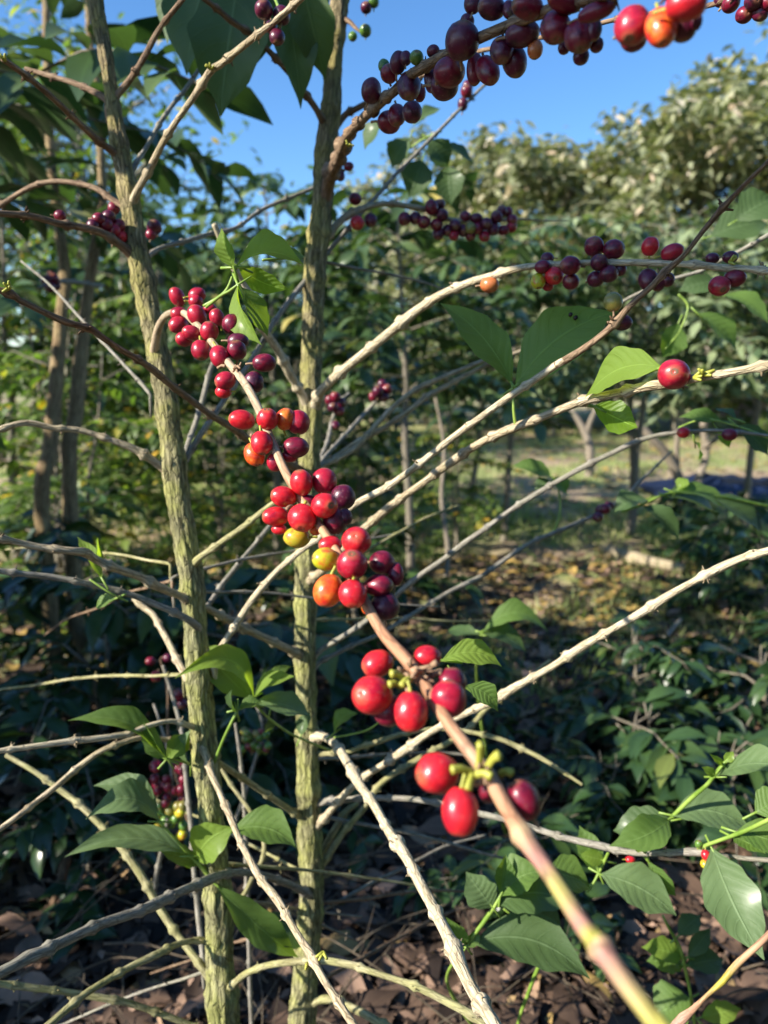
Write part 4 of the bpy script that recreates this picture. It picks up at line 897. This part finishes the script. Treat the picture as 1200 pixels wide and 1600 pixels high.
# dark upper fruiting branch
B['D'] = branch(TB, '498 375 .872 14; 503 335 .866 20; 509 300 .856 25; 515 272 .838 27; 528 248 .80 24; 545 212 .74 21; 562 192 .69 19; 590 164 .63 19; 612 146 .58 19; 640 119 .54 20; 665 103 .51 20; 692 87 .49 19; 720 75 .47 20; 757 57 .445 21; 790 42 .425 22; 850 20 .39 24; 905 2 .365 25; 950 -12 .335 26; 1000 -18 .305 28; 1060 -25 .285 30; 1120 -40 .27 30', 'brown', label='fruiting twig of dark cherries against the sky', sides=18)
cherries(B['D'], [
 (580, 142, 16, 19, 'K', -.6, -20), (639, 135, 18, 25, 'K', -.9), (622, 98, 13, 17, 'K', .2, -10), (634, 91, 9, 12, 'K', 1), (608, 115, 13, 13, 'D', -.2), (600, 103, 9, 11, 'N', 1), (651, 90, 10, 11, 'N', 0),
 (620, 180, 14, 20, 'D', -.3), (644, 175, 15, 17, 'K', .6), (608, 191, 18, 16, 'D', .9), (656, 145, 9, 14, 'D', .9), (722, 64, 24, 27, 'K', -1.3), (730, 33, 10, 11, 'K', 1.5), (712, 46, 9, 9, 'K', 1.5), (677, 80, 10, 9, 'K', 1),
 (702, 113, 23, 22, 'D', -.6), (694, 135, 21, 20, 'K', .5), (675, 124, 12, 21, 'K', 1), (762, 110, 18, 26, 'D', -.3, 15), (742, 108, 13, 25, 'D', .8), (768, 12, 22, 18, 'K', -.5), (738, 6, 13, 16, 'K', .5), (824, 10, 26, 19, 'D', -1.2), (795, 15, 10, 15, 'K', .7),
 (784, 79, 18, 23, 'K', -1), (816, 53, 28, 20, 'K', .2), (804, 96, 20, 24, 'K', .5, 15), (836, 77, 12, 15, 'B', 1.3), (868, 43, 23, 26, 'D', -.9), (905, 56, 23, 30, 'D', -.5), (882, 4, 30, 15, 'D', -1.2), (932, 18, 30, 14, 'D', -.8, 10), (928, 46, 12, 18, 'K', .5),
 (932, 70, 10, 11, 'K', 1.5), (908, 88, 12, 12, 'K', 1.3), (881, 75, 9, 9, 'K', 1.5), (990, 60, 20, 18, 'D', .7), (988, 40, 27, 31, 'C', -1, -18), (1033, 43, 24, 36, 'O', -.7), (1072, 8, 32, 24, 'R', -.8), (1068, 42, 19, 21, 'K', .8), (1088, 33, 9, 14, 'K', 1.3)], tree_mat='brown')
B['D2'] = branch(TB, '505 240 .875 16; 535 185 .90 13; 560 168 .88 12; 620 140 .84 10; 720 90 .76 9; 830 62 .68 9; 900 48 .62 9; 950 33 .58 9; 1010 22 .55 9; 1105 8 .52 10; 1150 -8 .50 10; 1220 -20 .48 10', 'brown')
cherries(B['D2'], [(1142, 6, 13, 12, 'D', 0), (1163, 23, 12, 13, 'D', -.5), (1188, 18, 13, 17, 'K', 0), (1178, 2, 13, 14, 'K', -1), (1200, 4, 13, 14, 'D', 0), (1126, 0, 10, 10, 'K', .5)], tree_mat='brown')
cherries(A['a11'], [(729, 143, 9, 9, 'D', -.8), (731, 134, 8, 8, 'K', .3), (723, 163, 8, 10, 'K', 0)], tree_mat='grey')
# dark row at mid height
B['R'] = branch(TB, '500 392 .86 20; 512 372 .87 16; 528 350 .88 15; 548 334 .89 15; 575 323 .90 12; 605 318 .91 10; 640 322 .92 11; 670 328 .925 11; 700 342 .93 10; 730 345 .935 8; 770 345 .94 8; 810 342 .95 5; 850 345 .96 3; 890 345 .96 2', 'pale')
cherries(B['R'], [(555, 311, 10, 9, 'D', .3), (558, 348, 10, 11, 'R', -.6), (579, 344, 10, 12, 'K', -.3), (632, 342, 10, 10, 'D', -.3), (649, 341, 9, 10, 'K', 0), (662, 347, 10, 10, 'D', -.5), (674, 324, 10, 12, 'D', -1), (687, 320, 8, 9, 'K', 0), (682, 351, 9, 10, 'D', -.5), (685, 365, 9, 11, 'K', 0),
 (691, 336, 9, 9, 'K', -1), (709, 367, 8, 10, 'C', -.2), (711, 352, 9, 9, 'K', -.8), (727, 339, 9, 8, 'D', 0), (744, 341, 10, 8, 'K', -.5), (724, 360, 9, 10, 'K', 0), (735, 356, 8, 10, 'V', -1), (735, 368, 8, 8, 'D', .2), (746, 356, 9, 11, 'D', -.3), (757, 369, 8, 9, 'C', 0), (760, 350, 9, 10, 'K', -1),
 (771, 358, 9, 11, 'K', -.5), (784, 330, 8, 8, 'K', 0), (794, 331, 7, 8, 'D', .5), (776, 339, 9, 9, 'K', -1), (786, 360, 10, 8, 'D', 0), (800, 343, 8, 8, 'D', -.5), (799, 355, 9, 8, 'C', 0), (700, 360, 9, 9, 'K', 0)], tree_mat='grey')
# cherries along the right-hand twigs
cherries(B['b1'], [(765, 445, 15, 13, 'B', -.3), (855, 404, 10, 9, 'K', .8), (891, 415, 17, 15, 'D', -1), (866, 431, 14, 14, 'R', -.2), (856, 445, 9, 9, 'C', .8), (848, 417, 13, 11, 'D', -1), (841, 439, 11, 14, 'G', -.7), (892, 440, 13, 12, 'D', 0),
 (928, 385, 14, 15, 'D', .2, 20), (959, 390, 16, 15, 'D', .2), (936, 410, 12, 13, 'K', -1), (969, 421, 9, 10, 'K', .8), (951, 428, 14, 13, 'K', -.5), (931, 436, 13, 12, 'K', .2), (1016, 385, 13, 15, 'R', -.2), (1050, 394, 18, 13, 'C', .2, 15),
 (1013, 437, 15, 18, 'K', 0), (1028, 441, 12, 14, 'K', .5), (1043, 437, 10, 11, 'K', .7), (1113, 404, 11, 9, 'K', .8), (1141, 402, 12, 10, 'K', .8), (1148, 435, 17, 14, 'D', .2), (1124, 447, 15, 16, 'C', -.4)], tree_mat='grey')
cherries(A['b2u'], [(958, 472, 14, 14, 'V', .5), (972, 504, 16, 13, 'K', .8)], tree_mat='grey')
cherries(B['b3'], [(1053, 585, 24, 23, 'C', -1)])
cherries(B['b6'], [(1068, 676, 11, 9, 'R', -1), (1140, 679, 12, 10, 'D', -1)], tree_mat='grey')
cherries(B['b5'], [(945, 795, 9, 8, 'D', -.5), (934, 808, 8, 8, 'K', -1), (952, 790, 8, 7, 'K', 0), (938, 797, 8, 8, 'K', 0)], tree_mat='grey')
cherries(B['b10'], [(1092, 1319, 6, 7, 'N', -.5), (1103, 1336, 7, 8, 'R', -1), (1108, 1343, 6, 6, 'R', -1), (1102, 1350, 7, 7, 'G', -.5), (985, 1343, 8, 6, 'R', .5)])
B['b1c'] = branch(TB, '1240 345 .74 9; 1200 368 .74 9; 1165 388 .745 8; 1130 405 .75 7; 1090 425 .755 7; 1040 440 .76 7; 990 462 .77 7; 960 478 .775 6', 'grey', label='thin grey twig behind the cherry twig at the right')
cherries(A['a8'], [(165, 350, 11, 11, 'D', .8), (154, 342, 10, 9, 'D', 1), (178, 360, 10, 10, 'C', .9), (188, 370, 10, 10, 'R', .8), (170, 338, 10, 9, 'K', 1), (186, 352, 9, 10, 'D', 1), (176, 372, 9, 9, 'V', 1), (145, 352, 9, 9, 'K', 1), (94, 337, 9, 8, 'D', .9)], tree_mat='grey')
cherries(A['a7'], [(178, 325, 9, 9, 'D', .5)], tree_mat='grey')
A['a8b'] = branch(TA, '222 410 .80 12; 250 388 .83 9; 290 376 .86 9; 330 365 .9 9; 370 355 .93 8; 415 325 .97 8; 485 295 1.0 7; 545 262 1.04 6', 'grey')
cherries(A['a8b'], [(241, 355, 11, 11, 'K', 0), (236, 366, 8, 8, 'D', .5)], tree_mat='grey')
cherries(A['a5'], [], False)
cherries(A['a4'], [(412, 15, 13, 14, 'K', -.2), (440, 24, 13, 13, 'K', 1), (433, 58, 12, 14, 'K', .2), (424, 42, 9, 9, 'K', 1.5)], tree_mat='grey')
# small fruits beside the top of the right trunk
B['top'] = branch(TB, '530 30 .87 12; 545 34 .86 9; 556 44 .855 7; 563 50 .85 4', 'brown')
cherries(B['top'], [(571, 48, 9, 9, 'N', -.3), (551, 57, 7, 8, 'N', 0), (572, 12, 8, 9, 'K', 0), (584, 3, 8, 8, 'N', 0)], tree_mat='brown')
B['top2'] = branch(TB, '515 250 .87 8; 530 262 .86 6; 538 268 .86 4', 'brown')
cherries(B['top2'], [(532, 275, 7, 9, 'K', 0), (545, 260, 8, 7, 'D', 0)], tree_mat='brown')
# thin bare twigs further back on both trees
rk = random.Random(43)
def tx(tree, y):
    return (351-(1600-y)*.118) if tree is TA else (478+abs(y-1100)*.03)
for i in range(20):
    tree = TA if i % 2 else TB; y0 = rk.choice((rk.uniform(880, 1560), rk.uniform(300, 1560))); sg = rk.choice((-1, -1, 1)) if i % 2 else rk.choice((-1, 1, 1)); x0 = tx(tree, y0)
    L = rk.uniform(180, 420); el = rk.uniform(-.35, .95); d0 = .80 if tree is TA else .87; dd = rk.uniform(.10, .45); w0 = rk.uniform(6, 9)
    spec = ';'.join('%.0f %.0f %.3f %.1f' % (x0+sg*L*t*math.cos(el*.9)+rk.uniform(-5, 5)*t, y0-L*t*math.sin(el)+30*t*t+rk.uniform(-6, 6)*t, d0+.01+dd*t, w0*(1-.45*t)) for t in (0, .15, .35, .55, .78, 1))
    branch(tree, spec, rk.choice(('grey', 'moss', 'brown', 'grey')), sides=8, step=.008)
# yellow buds on twig ends
rb = random.Random(3)
for (x, y, d, br) in [(8, 95, .635, A['a1']), (330, 108, .675, A['a4']), (15, 450, .52, B['a9']), (545, 228, .73, B['D']), (1140, 410, .56, B['b1']), (1085, 590, .46, B['b3']), (1100, 585, .455, B['b3']), (505, 1488, .525, A['b11']), (480, 1506, .53, A['b11'])]:
    mb = MB(); c = P(x, y, d)
    for _ in range(4): spike(mb, c, Vector((rb.uniform(-1, 1), -.8, rb.uniform(-.4, 1))), .006, .0015, 0, (1, 1, 1), rb)
    mb.build('bud', [M['stalk']], br['obj'], br['off'])

# ---- leaves on the two trees
def petiole(br, spec, name='shoot'):
    return branch(br, spec, 'shoot', name, [], 0, 8, spikes=False)
s = petiole(TB, '806 667 .625 7; 803 640 .62 6; 802 612 .62 5; 799 596 .62 5')
L_(s, (800, 600, .62), (688, 474, .63), 62, 'mid', (.2, .25, .9), .06, .25, -.06, label='dark leaf pointing up to the left')
L_(s, (806, 603, .62), (966, 486, .60), 88, 'mid', (.15, .35, .9), .05, .2, .10, label='broad dark leaf with two brown spots')
mb = MB()
for (x, y, r_) in [(892, 491, .0016), (900, 496, .0017)]:
    c = P(x, y, .600); tube(mb, [[*c, r_], [*(c+FW*.002), r_]], 12, .1)
m, t, b, o = newmat('leaf_spot_brown'); b.inputs['Base Color'].default_value = (.02, .008, .006, 1); mb.build('leaf_spots', [m], s['obj'], s['off'])
s = petiole(TB, '1036 596 .48 5; 1034 582 .485 4; 1032 574 .49 3')
L_(s, (1034, 574, .49), (914, 622, .55), 66, 'bright', (-.35, .35, .85), .06, .2, -.13, label='young leaf bright with sun through it beside the single cherry')
s = petiole(TB, '905 632 .57 3; 925 636 .57 3; 935 638 .57 3')
L_(s, (926, 634, .57), (996, 668, .55), 46, 'bright', (-.2, .5, -.8), .12, .2, .05)
s = petiole(TB, '516 1172 .84 5; 480 1158 .82 5; 450 1144 .80 5; 420 1122 .78 5; 396 1098 .76 4')
L_(s, (397, 1100, .76), (273, 1060, .72), 38, 'bright', (-.1, .6, .75), .22, .4, -.28)
L_(s, (392, 1092, .77), (304, 1006, .78), 48, 'bright', (.4, .5, .7), .1, .3, .05)
L_(s, (396, 1090, .77), (460, 1057, .76), 20, 'bright', (0, .9, .4), .1, .3)
L_(s, (398, 1084, .79), (455, 1042, .84), 22, 'mid', (0, .8, .5), .1, .3)
L_(s, (398, 1098, .77), (486, 1120, .78), 26, 'spot', (.1, .8, .5), .12, .3)
L_(s, (420, 1120, .79), (415, 1145, .80), 16, 'dark', (.5, .5, .7), .1, .3)
L_(s, (470, 1150, .82), (485, 1112, .83), 22, 'dark', (-.5, .3, .8), .1, .3)
s = petiole(TA, '335 1192 .77 6; 348 1158 .765 6; 362 1128 .76 6; 370 1112 .76 6; 372 1092 .76 3')
L_(s, (370, 1112, .76), (362, 1078, .75), 16, 'dark', (-.8, 0, .6), .1, .5)
L_(s, (373, 1108, .76), (410, 1098, .77), 16, 'mid', (0, .8, .5), .1, .5)
s = petiole(TA, '298 1195 .78 5; 285 1190 .77 5; 272 1187 .76 4; 262 1186 .75 4')
L_(s, (262, 1187, .75), (106, 1126, .72), 26, 'mid', (-.2, .75, .6), .14, .5, -.12)
L_(s, (262, 1186, .75), (225, 1128, .74), 26, 'mid', (-.5, .3, .8), .06, .8)
L_(s, (261, 1186, .755), (297, 1146, .77), 34, 'bright', (.2, .5, .8), .06, .3)
L_(s, (298, 1196, .77), (298, 1140, .76), 30, 'spot', (-.6, .1, .8), .14, .5, .12)
s = petiole(TA, '328 1370 .78 7; 310 1350 .775 7; 295 1335 .77 6; 275 1312 .76 5; 250 1285 .75 4')
L_(s, (250, 1284, .75), (134, 1280, .72), 38, 'spot', (-.2, .7, .7), .2, .3, -.22)
L_(s, (248, 1270, .755), (146, 1228, .76), 32, 'spot', (.1, .7, .7), .12, .3, -.12)
L_(s, (300, 1338, .77), (101, 1339, .73), 28, 'spot', (-.1, .8, .6), .10, .4, -.10)
L_(s, (312, 1352, .78), (250, 1330, .77), 20, 'mid', (0, .8, .6), .08, .3)
L_(s, (308, 1346, .775), (368, 1292, .76), 58, 'bright', (.25, .5, .8), .10, .3, .12)
L_(s, (360, 1300, .77), (463, 1325, .76), 36, 'mid', (.1, .8, .5), .12, .4, .12)
s = petiole(TA, '335 1380 .78 4; 345 1388 .78 4')
L_(s, (340, 1385, .78), (466, 1496, .80), 36, 'mid', (.5, .5, .7), .08, .2, -.05)
L_(s, (400, 1440, .80), (474, 1480, .82), 24, 'dark', (.1, .9, .4), .08, .2)
s = petiole(TB, '522 1152 .83 4; 545 1148 .82 4; 575 1140 .81 4; 600 1122 .80 4')
L_(s, (522, 1146, .82), (560, 1115, .81), 20, 'mid', (-.3, .6, .6), .14, .3, .15)
s = petiole(TA, '700 1062 .33 4; 705 1050 .36 4; 700 1040 .40 3')
L_(s, (690, 1032, .44), (784, 1042, .44), 36, 'bright', (-.1, .6, .8), .12, .3, .15)
L_(s, (726, 1072, .45), (778, 1112, .45), 32, 'mid', (.3, .3, .9), .08, .3, .15)
# fine leaves along the left
s = petiole(TA, '140 905 .70 4; 170 925 .70 4; 200 940 .71 4')
L_(s, (160, 905, .70), (120, 838, .72), 16, 'bright', (.7, .1, .7), .06, .4)
s2 = petiole(TB, '160 880 .70 4; 158 868 .70 3')
L_(s2, (160, 870, .70), (153, 840, .69), 14, 'bright', (-.9, 0, .5), .04, .4)
L_(s, (182, 935, .71), (150, 950, .72), 20, 'mid', (0, .6, .8), .1, .4)

# big dark leaves hanging from the top
s = petiole(TA, '440 24 .62 6; 425 -10 .66 6; 400 -30 .74 6; 370 -40 .80 5')
dk = dict(petiole=False)
for (b, tp, w_, n) in [((378, -60, .82), (345, 182, .84), 120, (.1, .2, .95)), ((330, -60, .86), (292, 118, .86), 92, (-.3, .2, .9)), ((395, -50, .84), (394, 110, .86), 60, (.6, .1, .8)),
                       ((440, -50, .80), (470, 170, .84), 62, (.3, .2, .9)), ((465, -60, .78), (508, 124, .84), 70, (-.1, .2, .95)), ((300, -60, .92), (262, 70, .94), 70, (-.5, .2, .8)), ((470, -70, .86), (482, 60, .88), 80, (0, 0, 1))]:
    L_(s, b, tp, w_, 'dark', n, .05, .25, 0, .05, **dk)
# leaves in the upper middle behind the dark cherries and the right edge
s = petiole(TB, '690 205 1.08 4; 665 215 1.1 4; 640 232 1.12 4')
for (b, tp, w_) in [((655, 190, 1.1), (690, 170, 1.12), 26), ((640, 215, 1.12), (612, 262, 1.14), 40), ((668, 220, 1.1), (700, 262, 1.12), 46), ((690, 232, 1.12), (740, 260, 1.15), 36), ((660, 250, 1.15), (640, 310, 1.15), 50), ((700, 260, 1.15), (705, 320, 1.15), 46), ((600, 190, 1.1), (570, 235, 1.12), 34)]:
    L_(s, b, tp, w_, 'dark', (crnd.uniform(-.5, .5), .5, .7), .1, .3)
s = petiole(TB, '1140 1000 1.2 2; 1145 990 1.2 2')
s = petiole(TB, '1060 460 .95 5; 1075 480 .95 4; 1060 520 .95 4; 1040 545 .95 3')
for (b, tp, w_, mt) in [((1090, 490, .95), (1150, 548, .95), 46, 'mid'), ((1060, 505, .95), (1035, 560, .96), 44, 'mid'), ((1130, 460, .98), (1200, 505, .95), 46, 'mid'), ((1150, 345, .95), (1210, 310, .95), 60, 'dark'), ((1110, 370, 1.0), (1200, 350, 1.0), 60, 'dark'), ((1120, 440, 1), (1060, 455, 1), 40, 'dark')]:
    L_(s, b, tp, w_, mt, (crnd.uniform(-.4, .4), .4, .8), .1, .3)
s = petiole(TB, '1200 684 .78 5; 1150 665 .80 4; 1100 655 .82 4; 1060 668 .84 3')
for (b, tp, w_, mt) in [((1130, 660, .82), (1060, 652, .82), 24, 'mid'), ((1150, 665, .80), (1200, 712, .80), 40, 'dark'), ((1120, 670, .82), (1140, 700, .82), 24, 'bright'), ((1085, 690, .82), (1090, 720, .84), 14, 'mid'), ((1150, 655, .8), (1110, 640, .82), 22, 'dark')]:
    L_(s, b, tp, w_, mt, (crnd.uniform(-.3, .3), .5, .7), .1, .3)
s = petiole(TB, '865 833 1.07 4; 875 800 1.07 4; 872 760 1.07 4; 865 745 1.07 3')
for (b, tp, w_, mt) in [((862, 745, 1.07), (800, 728, 1.07), 26, 'mid'), ((866, 750, 1.07), (885, 772, 1.07), 26, 'mid'), ((860, 752, 1.07), (835, 765, 1.07), 20, 'dark')]:
    L_(s, b, tp, w_, mt, (.1, .6, .7), .12, .3)
s = petiole(TB, '1200 790 1.0 6; 1120 775 1.0 5; 1050 770 1.0 5; 1000 790 1.0 5; 970 800 1.0 4', 'shoot')
for (b, tp, w_, mt) in [((1050, 768, 1.0), (1142, 802, 1.0), 30, 'mid'), ((1040, 775, 1.0), (1120, 812, 1.02), 44, 'dark'), ((1010, 780, 1.0), (960, 800, 1.0), 26, 'dark'), ((1005, 790, 1.0), (1060, 845, .98), 36, 'dark'), ((1060, 765, 1), (1075, 748, 1), 16, 'bright'), ((1100, 775, 1.0), (1190, 850, 1.0), 40, 'dark')]:
    L_(s, b, tp, w_, mt, (crnd.uniform(-.2, .2), .8, .5), .14, .3)

# ---- leafy shoots at the lower right, on the end of the long grey twig
s = petiole(TB, '1035 1290 .72 8; 1055 1272 .71 8; 1084 1244 .70 9; 1105 1225 .69 8; 1120 1206 .685 8; 1138 1186 .68 7')
L_(s, (1118, 1212, .685), (1096, 1198, .68), 14, 'bright', (-.3, .4, .8), .05, .4)
L_(s, (1130, 1196, .68), (1108, 1178, .67), 10, 'bright', (-.3, .4, .8), .05, .4)
L_(s, (1132, 1192, .68), (1146, 1174, .68), 14, 'bright', (-.3, .2, .8), .05, .4)
L_(s, (1118, 1214, .685), (1260, 1214, .62), 44, 'spot', (-.25, .75, .6), .08, .3, .10, label='large leaf with a hard-edged patch of sun at the right edge')
L_(s, (1045, 1280, .71), (952, 1322, .69), 40, 'mid', (-.1, .7, .7), .12, .3, .10)
L_(s, (1050, 1274, .71), (1175, 1300, .70), 46, 'spot', (-.2, .8, .55), .1, .3, .12)
L_(s, (1050, 1282, .71), (958, 1298, .72), 40, 'dark', (0, .8, .6), .1, .3, .1)
s = petiole(TB, '1088 1328 .69 8; 1110 1318 .68 7; 1140 1307 .67 8; 1165 1298 .66 9; 1200 1282 .64 9; 1240 1264 .63 9')
L_(s, (1112, 1325, .68), (1194, 1500, .62), 82, 'spot', (-.25, .35, .9), .05, .2, -.04, label='large rust-spotted leaf hanging at the right edge')
L_(s, (1145, 1308, .67), (1196, 1334, .65), 34, 'mid', (-.1, .8, .5), .1, .3)
L_(s, (1150, 1300, .67), (1240, 1330, .65), 44, 'mid', (-.1, .8, .5), .1, .3)
s = petiole(TB, '1010 1334 .715 5; 1015 1348 .72 5; 1030 1362 .72 5; 1045 1380 .72 4')
L_(s, (1012, 1345, .72), (1056, 1400, .72), 26, 'mid', (-.5, .4, .7), .1, .3)
L_(s, (1005, 1330, .71), (986, 1312, .70), 10, 'bright', (-.5, .4, .7), .1, .3)
L_(s, (938, 1366, .72), (1057, 1431, .70), 56, 'spot', (-.1, .75, .6), .08, .2, .06, label='broad leaf half in sun under the grey twig')
L_(s, (1180, 1270, .66), (1230, 1245, .66), 40, 'mid', (0, .7, .7), .1, .2)
s = petiole(TB, '955 1322 .735 5; 942 1350 .74 6; 930 1375 .74 5; 918 1395 .74 4')
L_(s, (945, 1345, .74), (905, 1335, .74), 22, 'bright', (-.1, .4, .8), .05, .4)
L_(s, (935, 1362, .74), (905, 1290, .75), 40, 'mid', (-.1, .5, .8), .05, .3)

# ---- leafy sapling in front, lower middle
def gp(x, y, d, dz=0): q = P(x, y, d); return q
q = P(800, 1600, .86)
SP = empty('coffee_sapling', Vector((q.x, q.y+.05, hgt(q.x, q.y))), 'glossy leafy coffee sapling between the cream twig and the nearest twig at the bottom', 'coffee sapling')
s = branch(SP, '765 1640 .86 8; 700 1540 .80 7; 722 1488 .74 7; 738 1465 .73 8; 760 1435 .725 9; 775 1412 .72 8; 785 1392 .72 6', 'shoot', 'stem', [], .02, 10, spikes=False)
L_(s, (738, 1474, .73), (922, 1530, .70), 58, 'dark', (-.15, .8, .6), .08, .28, .14, label='long glossy leaf with bands of sun')
L_(s, (728, 1478, .73), (697, 1433, .72), 28, 'mid', (-.2, .5, .8), .05, .5)
L_(s, (728, 1480, .73), (748, 1452, .73), 22, 'mid', (.4, .5, .7), .05, .4)
L_(s, (770, 1418, .72), (728, 1362, .72), 52, 'spot', (-.3, .5, .8), .05, .25)
L_(s, (782, 1396, .72), (790, 1335, .73), 34, 'mid', (.3, .4, .8), .05, .4)
L_(s, (783, 1400, .72), (852, 1362, .72), 30, 'mid', (-.1, .9, .4), .1, .3, .1)
L_(s, (778, 1414, .72), (895, 1415, .71), 46, 'dark', (-.1, .85, .5), .1, .3, .12)
L_(s, (800, 1430, .76), (880, 1490, .78), 60, 'dark', (-.1, .8, .5), .1, .3, -.05)
L_(s, (850, 1370, .76), (925, 1392, .76), 30, 'mid', (0, .9, .4), .1, .3, .1)
s = branch(SP, '805 1640 .84 6; 812 1590 .83 7; 830 1540 .81 8; 846 1502 .80 8', 'shoot', 'stem', [], .02, 10, spikes=False)
q = P(1060, 1600, .95)
SQ = empty('coffee_seedling', Vector((q.x, q.y+.1, hgt(q.x, q.y))), 'little sprig with one orange-tipped leaf at the bottom right', 'coffee seedling', GL)
s = branch(SQ, '1085 1600 .90 6; 1080 1560 .88 6; 1070 1510 .86 7; 1062 1480 .85 6; 1045 1450 .84 6; 1035 1430 .84 4', 'shoot', 'stem', [], .02, 10, spikes=False)
for (b, tp, w_, mt, n) in [((1068, 1495, .86), (1002, 1480, .86), 26, 'bright', (-.1, .7, .6)), ((1068, 1508, .86), (1010, 1502, .86), 24, 'mid', (0, .8, .5)), ((1075, 1495, .86), (1110, 1450, .87), 24, 'dark', (.2, .7, .6)), ((1072, 1510, .86), (1130, 1500, .87), 26, 'dark', (0, .8, .6)),
                           ((1060, 1462, .85), (1095, 1430, .86), 22, 'dark', (0, .8, .5)), ((1095, 1590, .9), (1158, 1576, .9), 24, 'bright', (-.2, .6, .7)), ((1078, 1560, .88), (1020, 1590, .88), 40, 'mid', (0, .8, .5)), ((1085, 1590, .9), (1050, 1560, .92), 24, 'bright', (0, .8, .5))]:
    L_(s, b, tp, w_, mt, n, .1, .3)
# reddish twig entering from the right edge
q = P(1230, 1430, .42)
RTW = branch(TB, '1300 1330 .60 14; 1250 1405 .46 12; 1200 1462 .42 11; 1152 1506 .42 12; 1130 1532 .42 11; 1105 1555 .42 7; 1080 1580 .42 12; 1068 1590 .42 17; 1040 1620 .42 14', 'fore', nodes=[.13], rough=.03, spikes=False,
             tints=[tr, (.66, .36, .22), (.66, .36, .22), (.66, .42, .2), (.70, .58, .08), (.55, .35, .15), (.66, .36, .22), (.66, .38, .26), (.66, .38, .26)], label='reddish young twig with a yellow joint')
# leaves by the mid right
q = P(800, 1000, 1.15)
SR = empty('coffee_seedling', Vector((q.x, q.y, hgt(q.x, q.y))), 'slender seedling with an arched leaf above the long cream twig', 'coffee seedling', GL)
s = branch(SR, '790 1300 1.6 8; 760 1180 1.5 7; 745 1060 1.35 5; 750 1010 1.2 5; 755 985 1.15 4', 'shoot', 'stem', [], .02, 8, spikes=False)
L_(s, (755, 987, 1.15), (857, 988, 1.15), 30, 'mid', (-.1, .7, .7), .2, .3, .22)
L_(s, (755, 990, 1.15), (822, 1020, 1.15), 28, 'dark', (-.1, .8, .5), .1, .3, .1)
L_(s, (750, 992, 1.15), (700, 985, 1.2), 24, 'dark', (-.1, .8, .5), .1, .3, .1)

# fruit cluster low behind the left trunk
q = P(255, 1260, 1.15)
FC = empty('coffee_bush', Vector((q.x, q.y, hgt(q.x, q.y))), 'small bush carrying a dense shaded bunch of red and green cherries behind the left-hand trunk', 'coffee bush', GB)
s = branch(FC, '235 1420 1.2 10; 250 1340 1.15 9; 262 1280 1.12 8; 268 1220 1.12 7; 262 1170 1.12 6; 240 1100 1.15 5', 'grey', 'stem', spikes=False)
rc = random.Random(8); lst = []
for i in range(44):
    y = rc.uniform(1190, 1310); x = 266+rc.uniform(-24, 24)+(1250-y)*-.05
    lst.append((x, y, 7, 8, rc.choice('DDDDC') if y < 1258 else rc.choice('NNNVG'), rc.uniform(-1.5, 1)))  # darker skins chosen to put the bunch's shade into its colour
cherries(s, lst, tree_mat='dry')
s = branch(FC, '300 1400 1.3 8; 360 1300 1.3 7; 395 1200 1.3 6; 410 1140 1.3 5; 400 1100 1.3 4', 'grey', 'stem', spikes=False)
cherries(s, [(400+rc.uniform(-22, 22), 1155+rc.uniform(-18, 18), 6, 6, rc.choice('NNNVD'), rc.uniform(-1, 1)) for _ in range(24)], tree_mat='dry')
s = branch(FC, '330 1420 1.25 6; 268 1180 1.25 5; 262 1080 1.25 4; 250 1030 1.25 3', 'brown', 'stem', spikes=False)
cherries(s, [(235, 1033, 8, 7, 'D', 0), (244, 1057, 8, 8, 'D', 0), (278, 1085, 9, 10, 'D', 0), (285, 1100, 8, 8, 'K', 0), (262, 1028, 8, 7, 'K', 0)], tree_mat='dry')
# ---- unseen leaves added towards the sun to shade cherries, trunks and large leaves
s = petiole(TB, '1060 -25 .285 6; 1000 -200 .34 6; 850 -420 .40 6; 700 -500 .45 6; 600 -520 .5 6')
rl = random.Random(77)
for (x, y, d) in [(600, 120, .6), (640, 140, .54), (660, 100, .51), (700, 70, .48), (725, 110, .46), (745, 40, .45), (770, 90, .43), (800, 30, .42), (815, 80, .41), (850, 40, .39), (880, 20, .38), (905, 60, .37), (935, 30, .35), (620, 180, .6), (690, 130, .47),
                  (530, 60, .87), (525, 130, .87), (165, 60, .80), (175, 160, .79), (195, 250, .79), (380, 60, .83), (345, 90, .84), (300, 40, .88), (320, 90, .88), (345, 20, .84), (360, 130, .84), (395, 30, .85), (440, 10, .82), (455, 60, .82), (465, 120, .83), (480, 20, .84),
                  (730, 510, .625), (770, 550, .62), (850, 540, .61), (900, 510, .60), (1100, 375, .49)]:
    T_ = P(x, y, d); k = rl.uniform(.42, .6); c = T_+SUN*k
    if (c-C0).dot(FW) > .05 and abs((c-C0).dot(UP)/(c-C0).dot(FW)) < .72 and abs((c-C0).dot(RT)/(c-C0).dot(FW)) < .55: c = T_+SUN*.95
    dv = Vector((rl.uniform(-1, 1), rl.uniform(-1, 1), rl.uniform(-1, 1))); dv = (dv-SUN*dv.dot(SUN)).normalized()
    kf = .45 if x < 230 or 500 < x < 540 else 1
    mb = MB(); leaf_geo(mb, c-dv*.07*kf, c+dv*.07*kf, .075*kf, (SUN+Vector((rl.gauss(0, .2), rl.gauss(0, .2), 0))).normalized(), .08, .2, 0, .03, rl.uniform(0, 9))
    mb.build('leaf', [LM['mid']], s['obj'], TB.location)  # unseen leaf, added only for its shadow
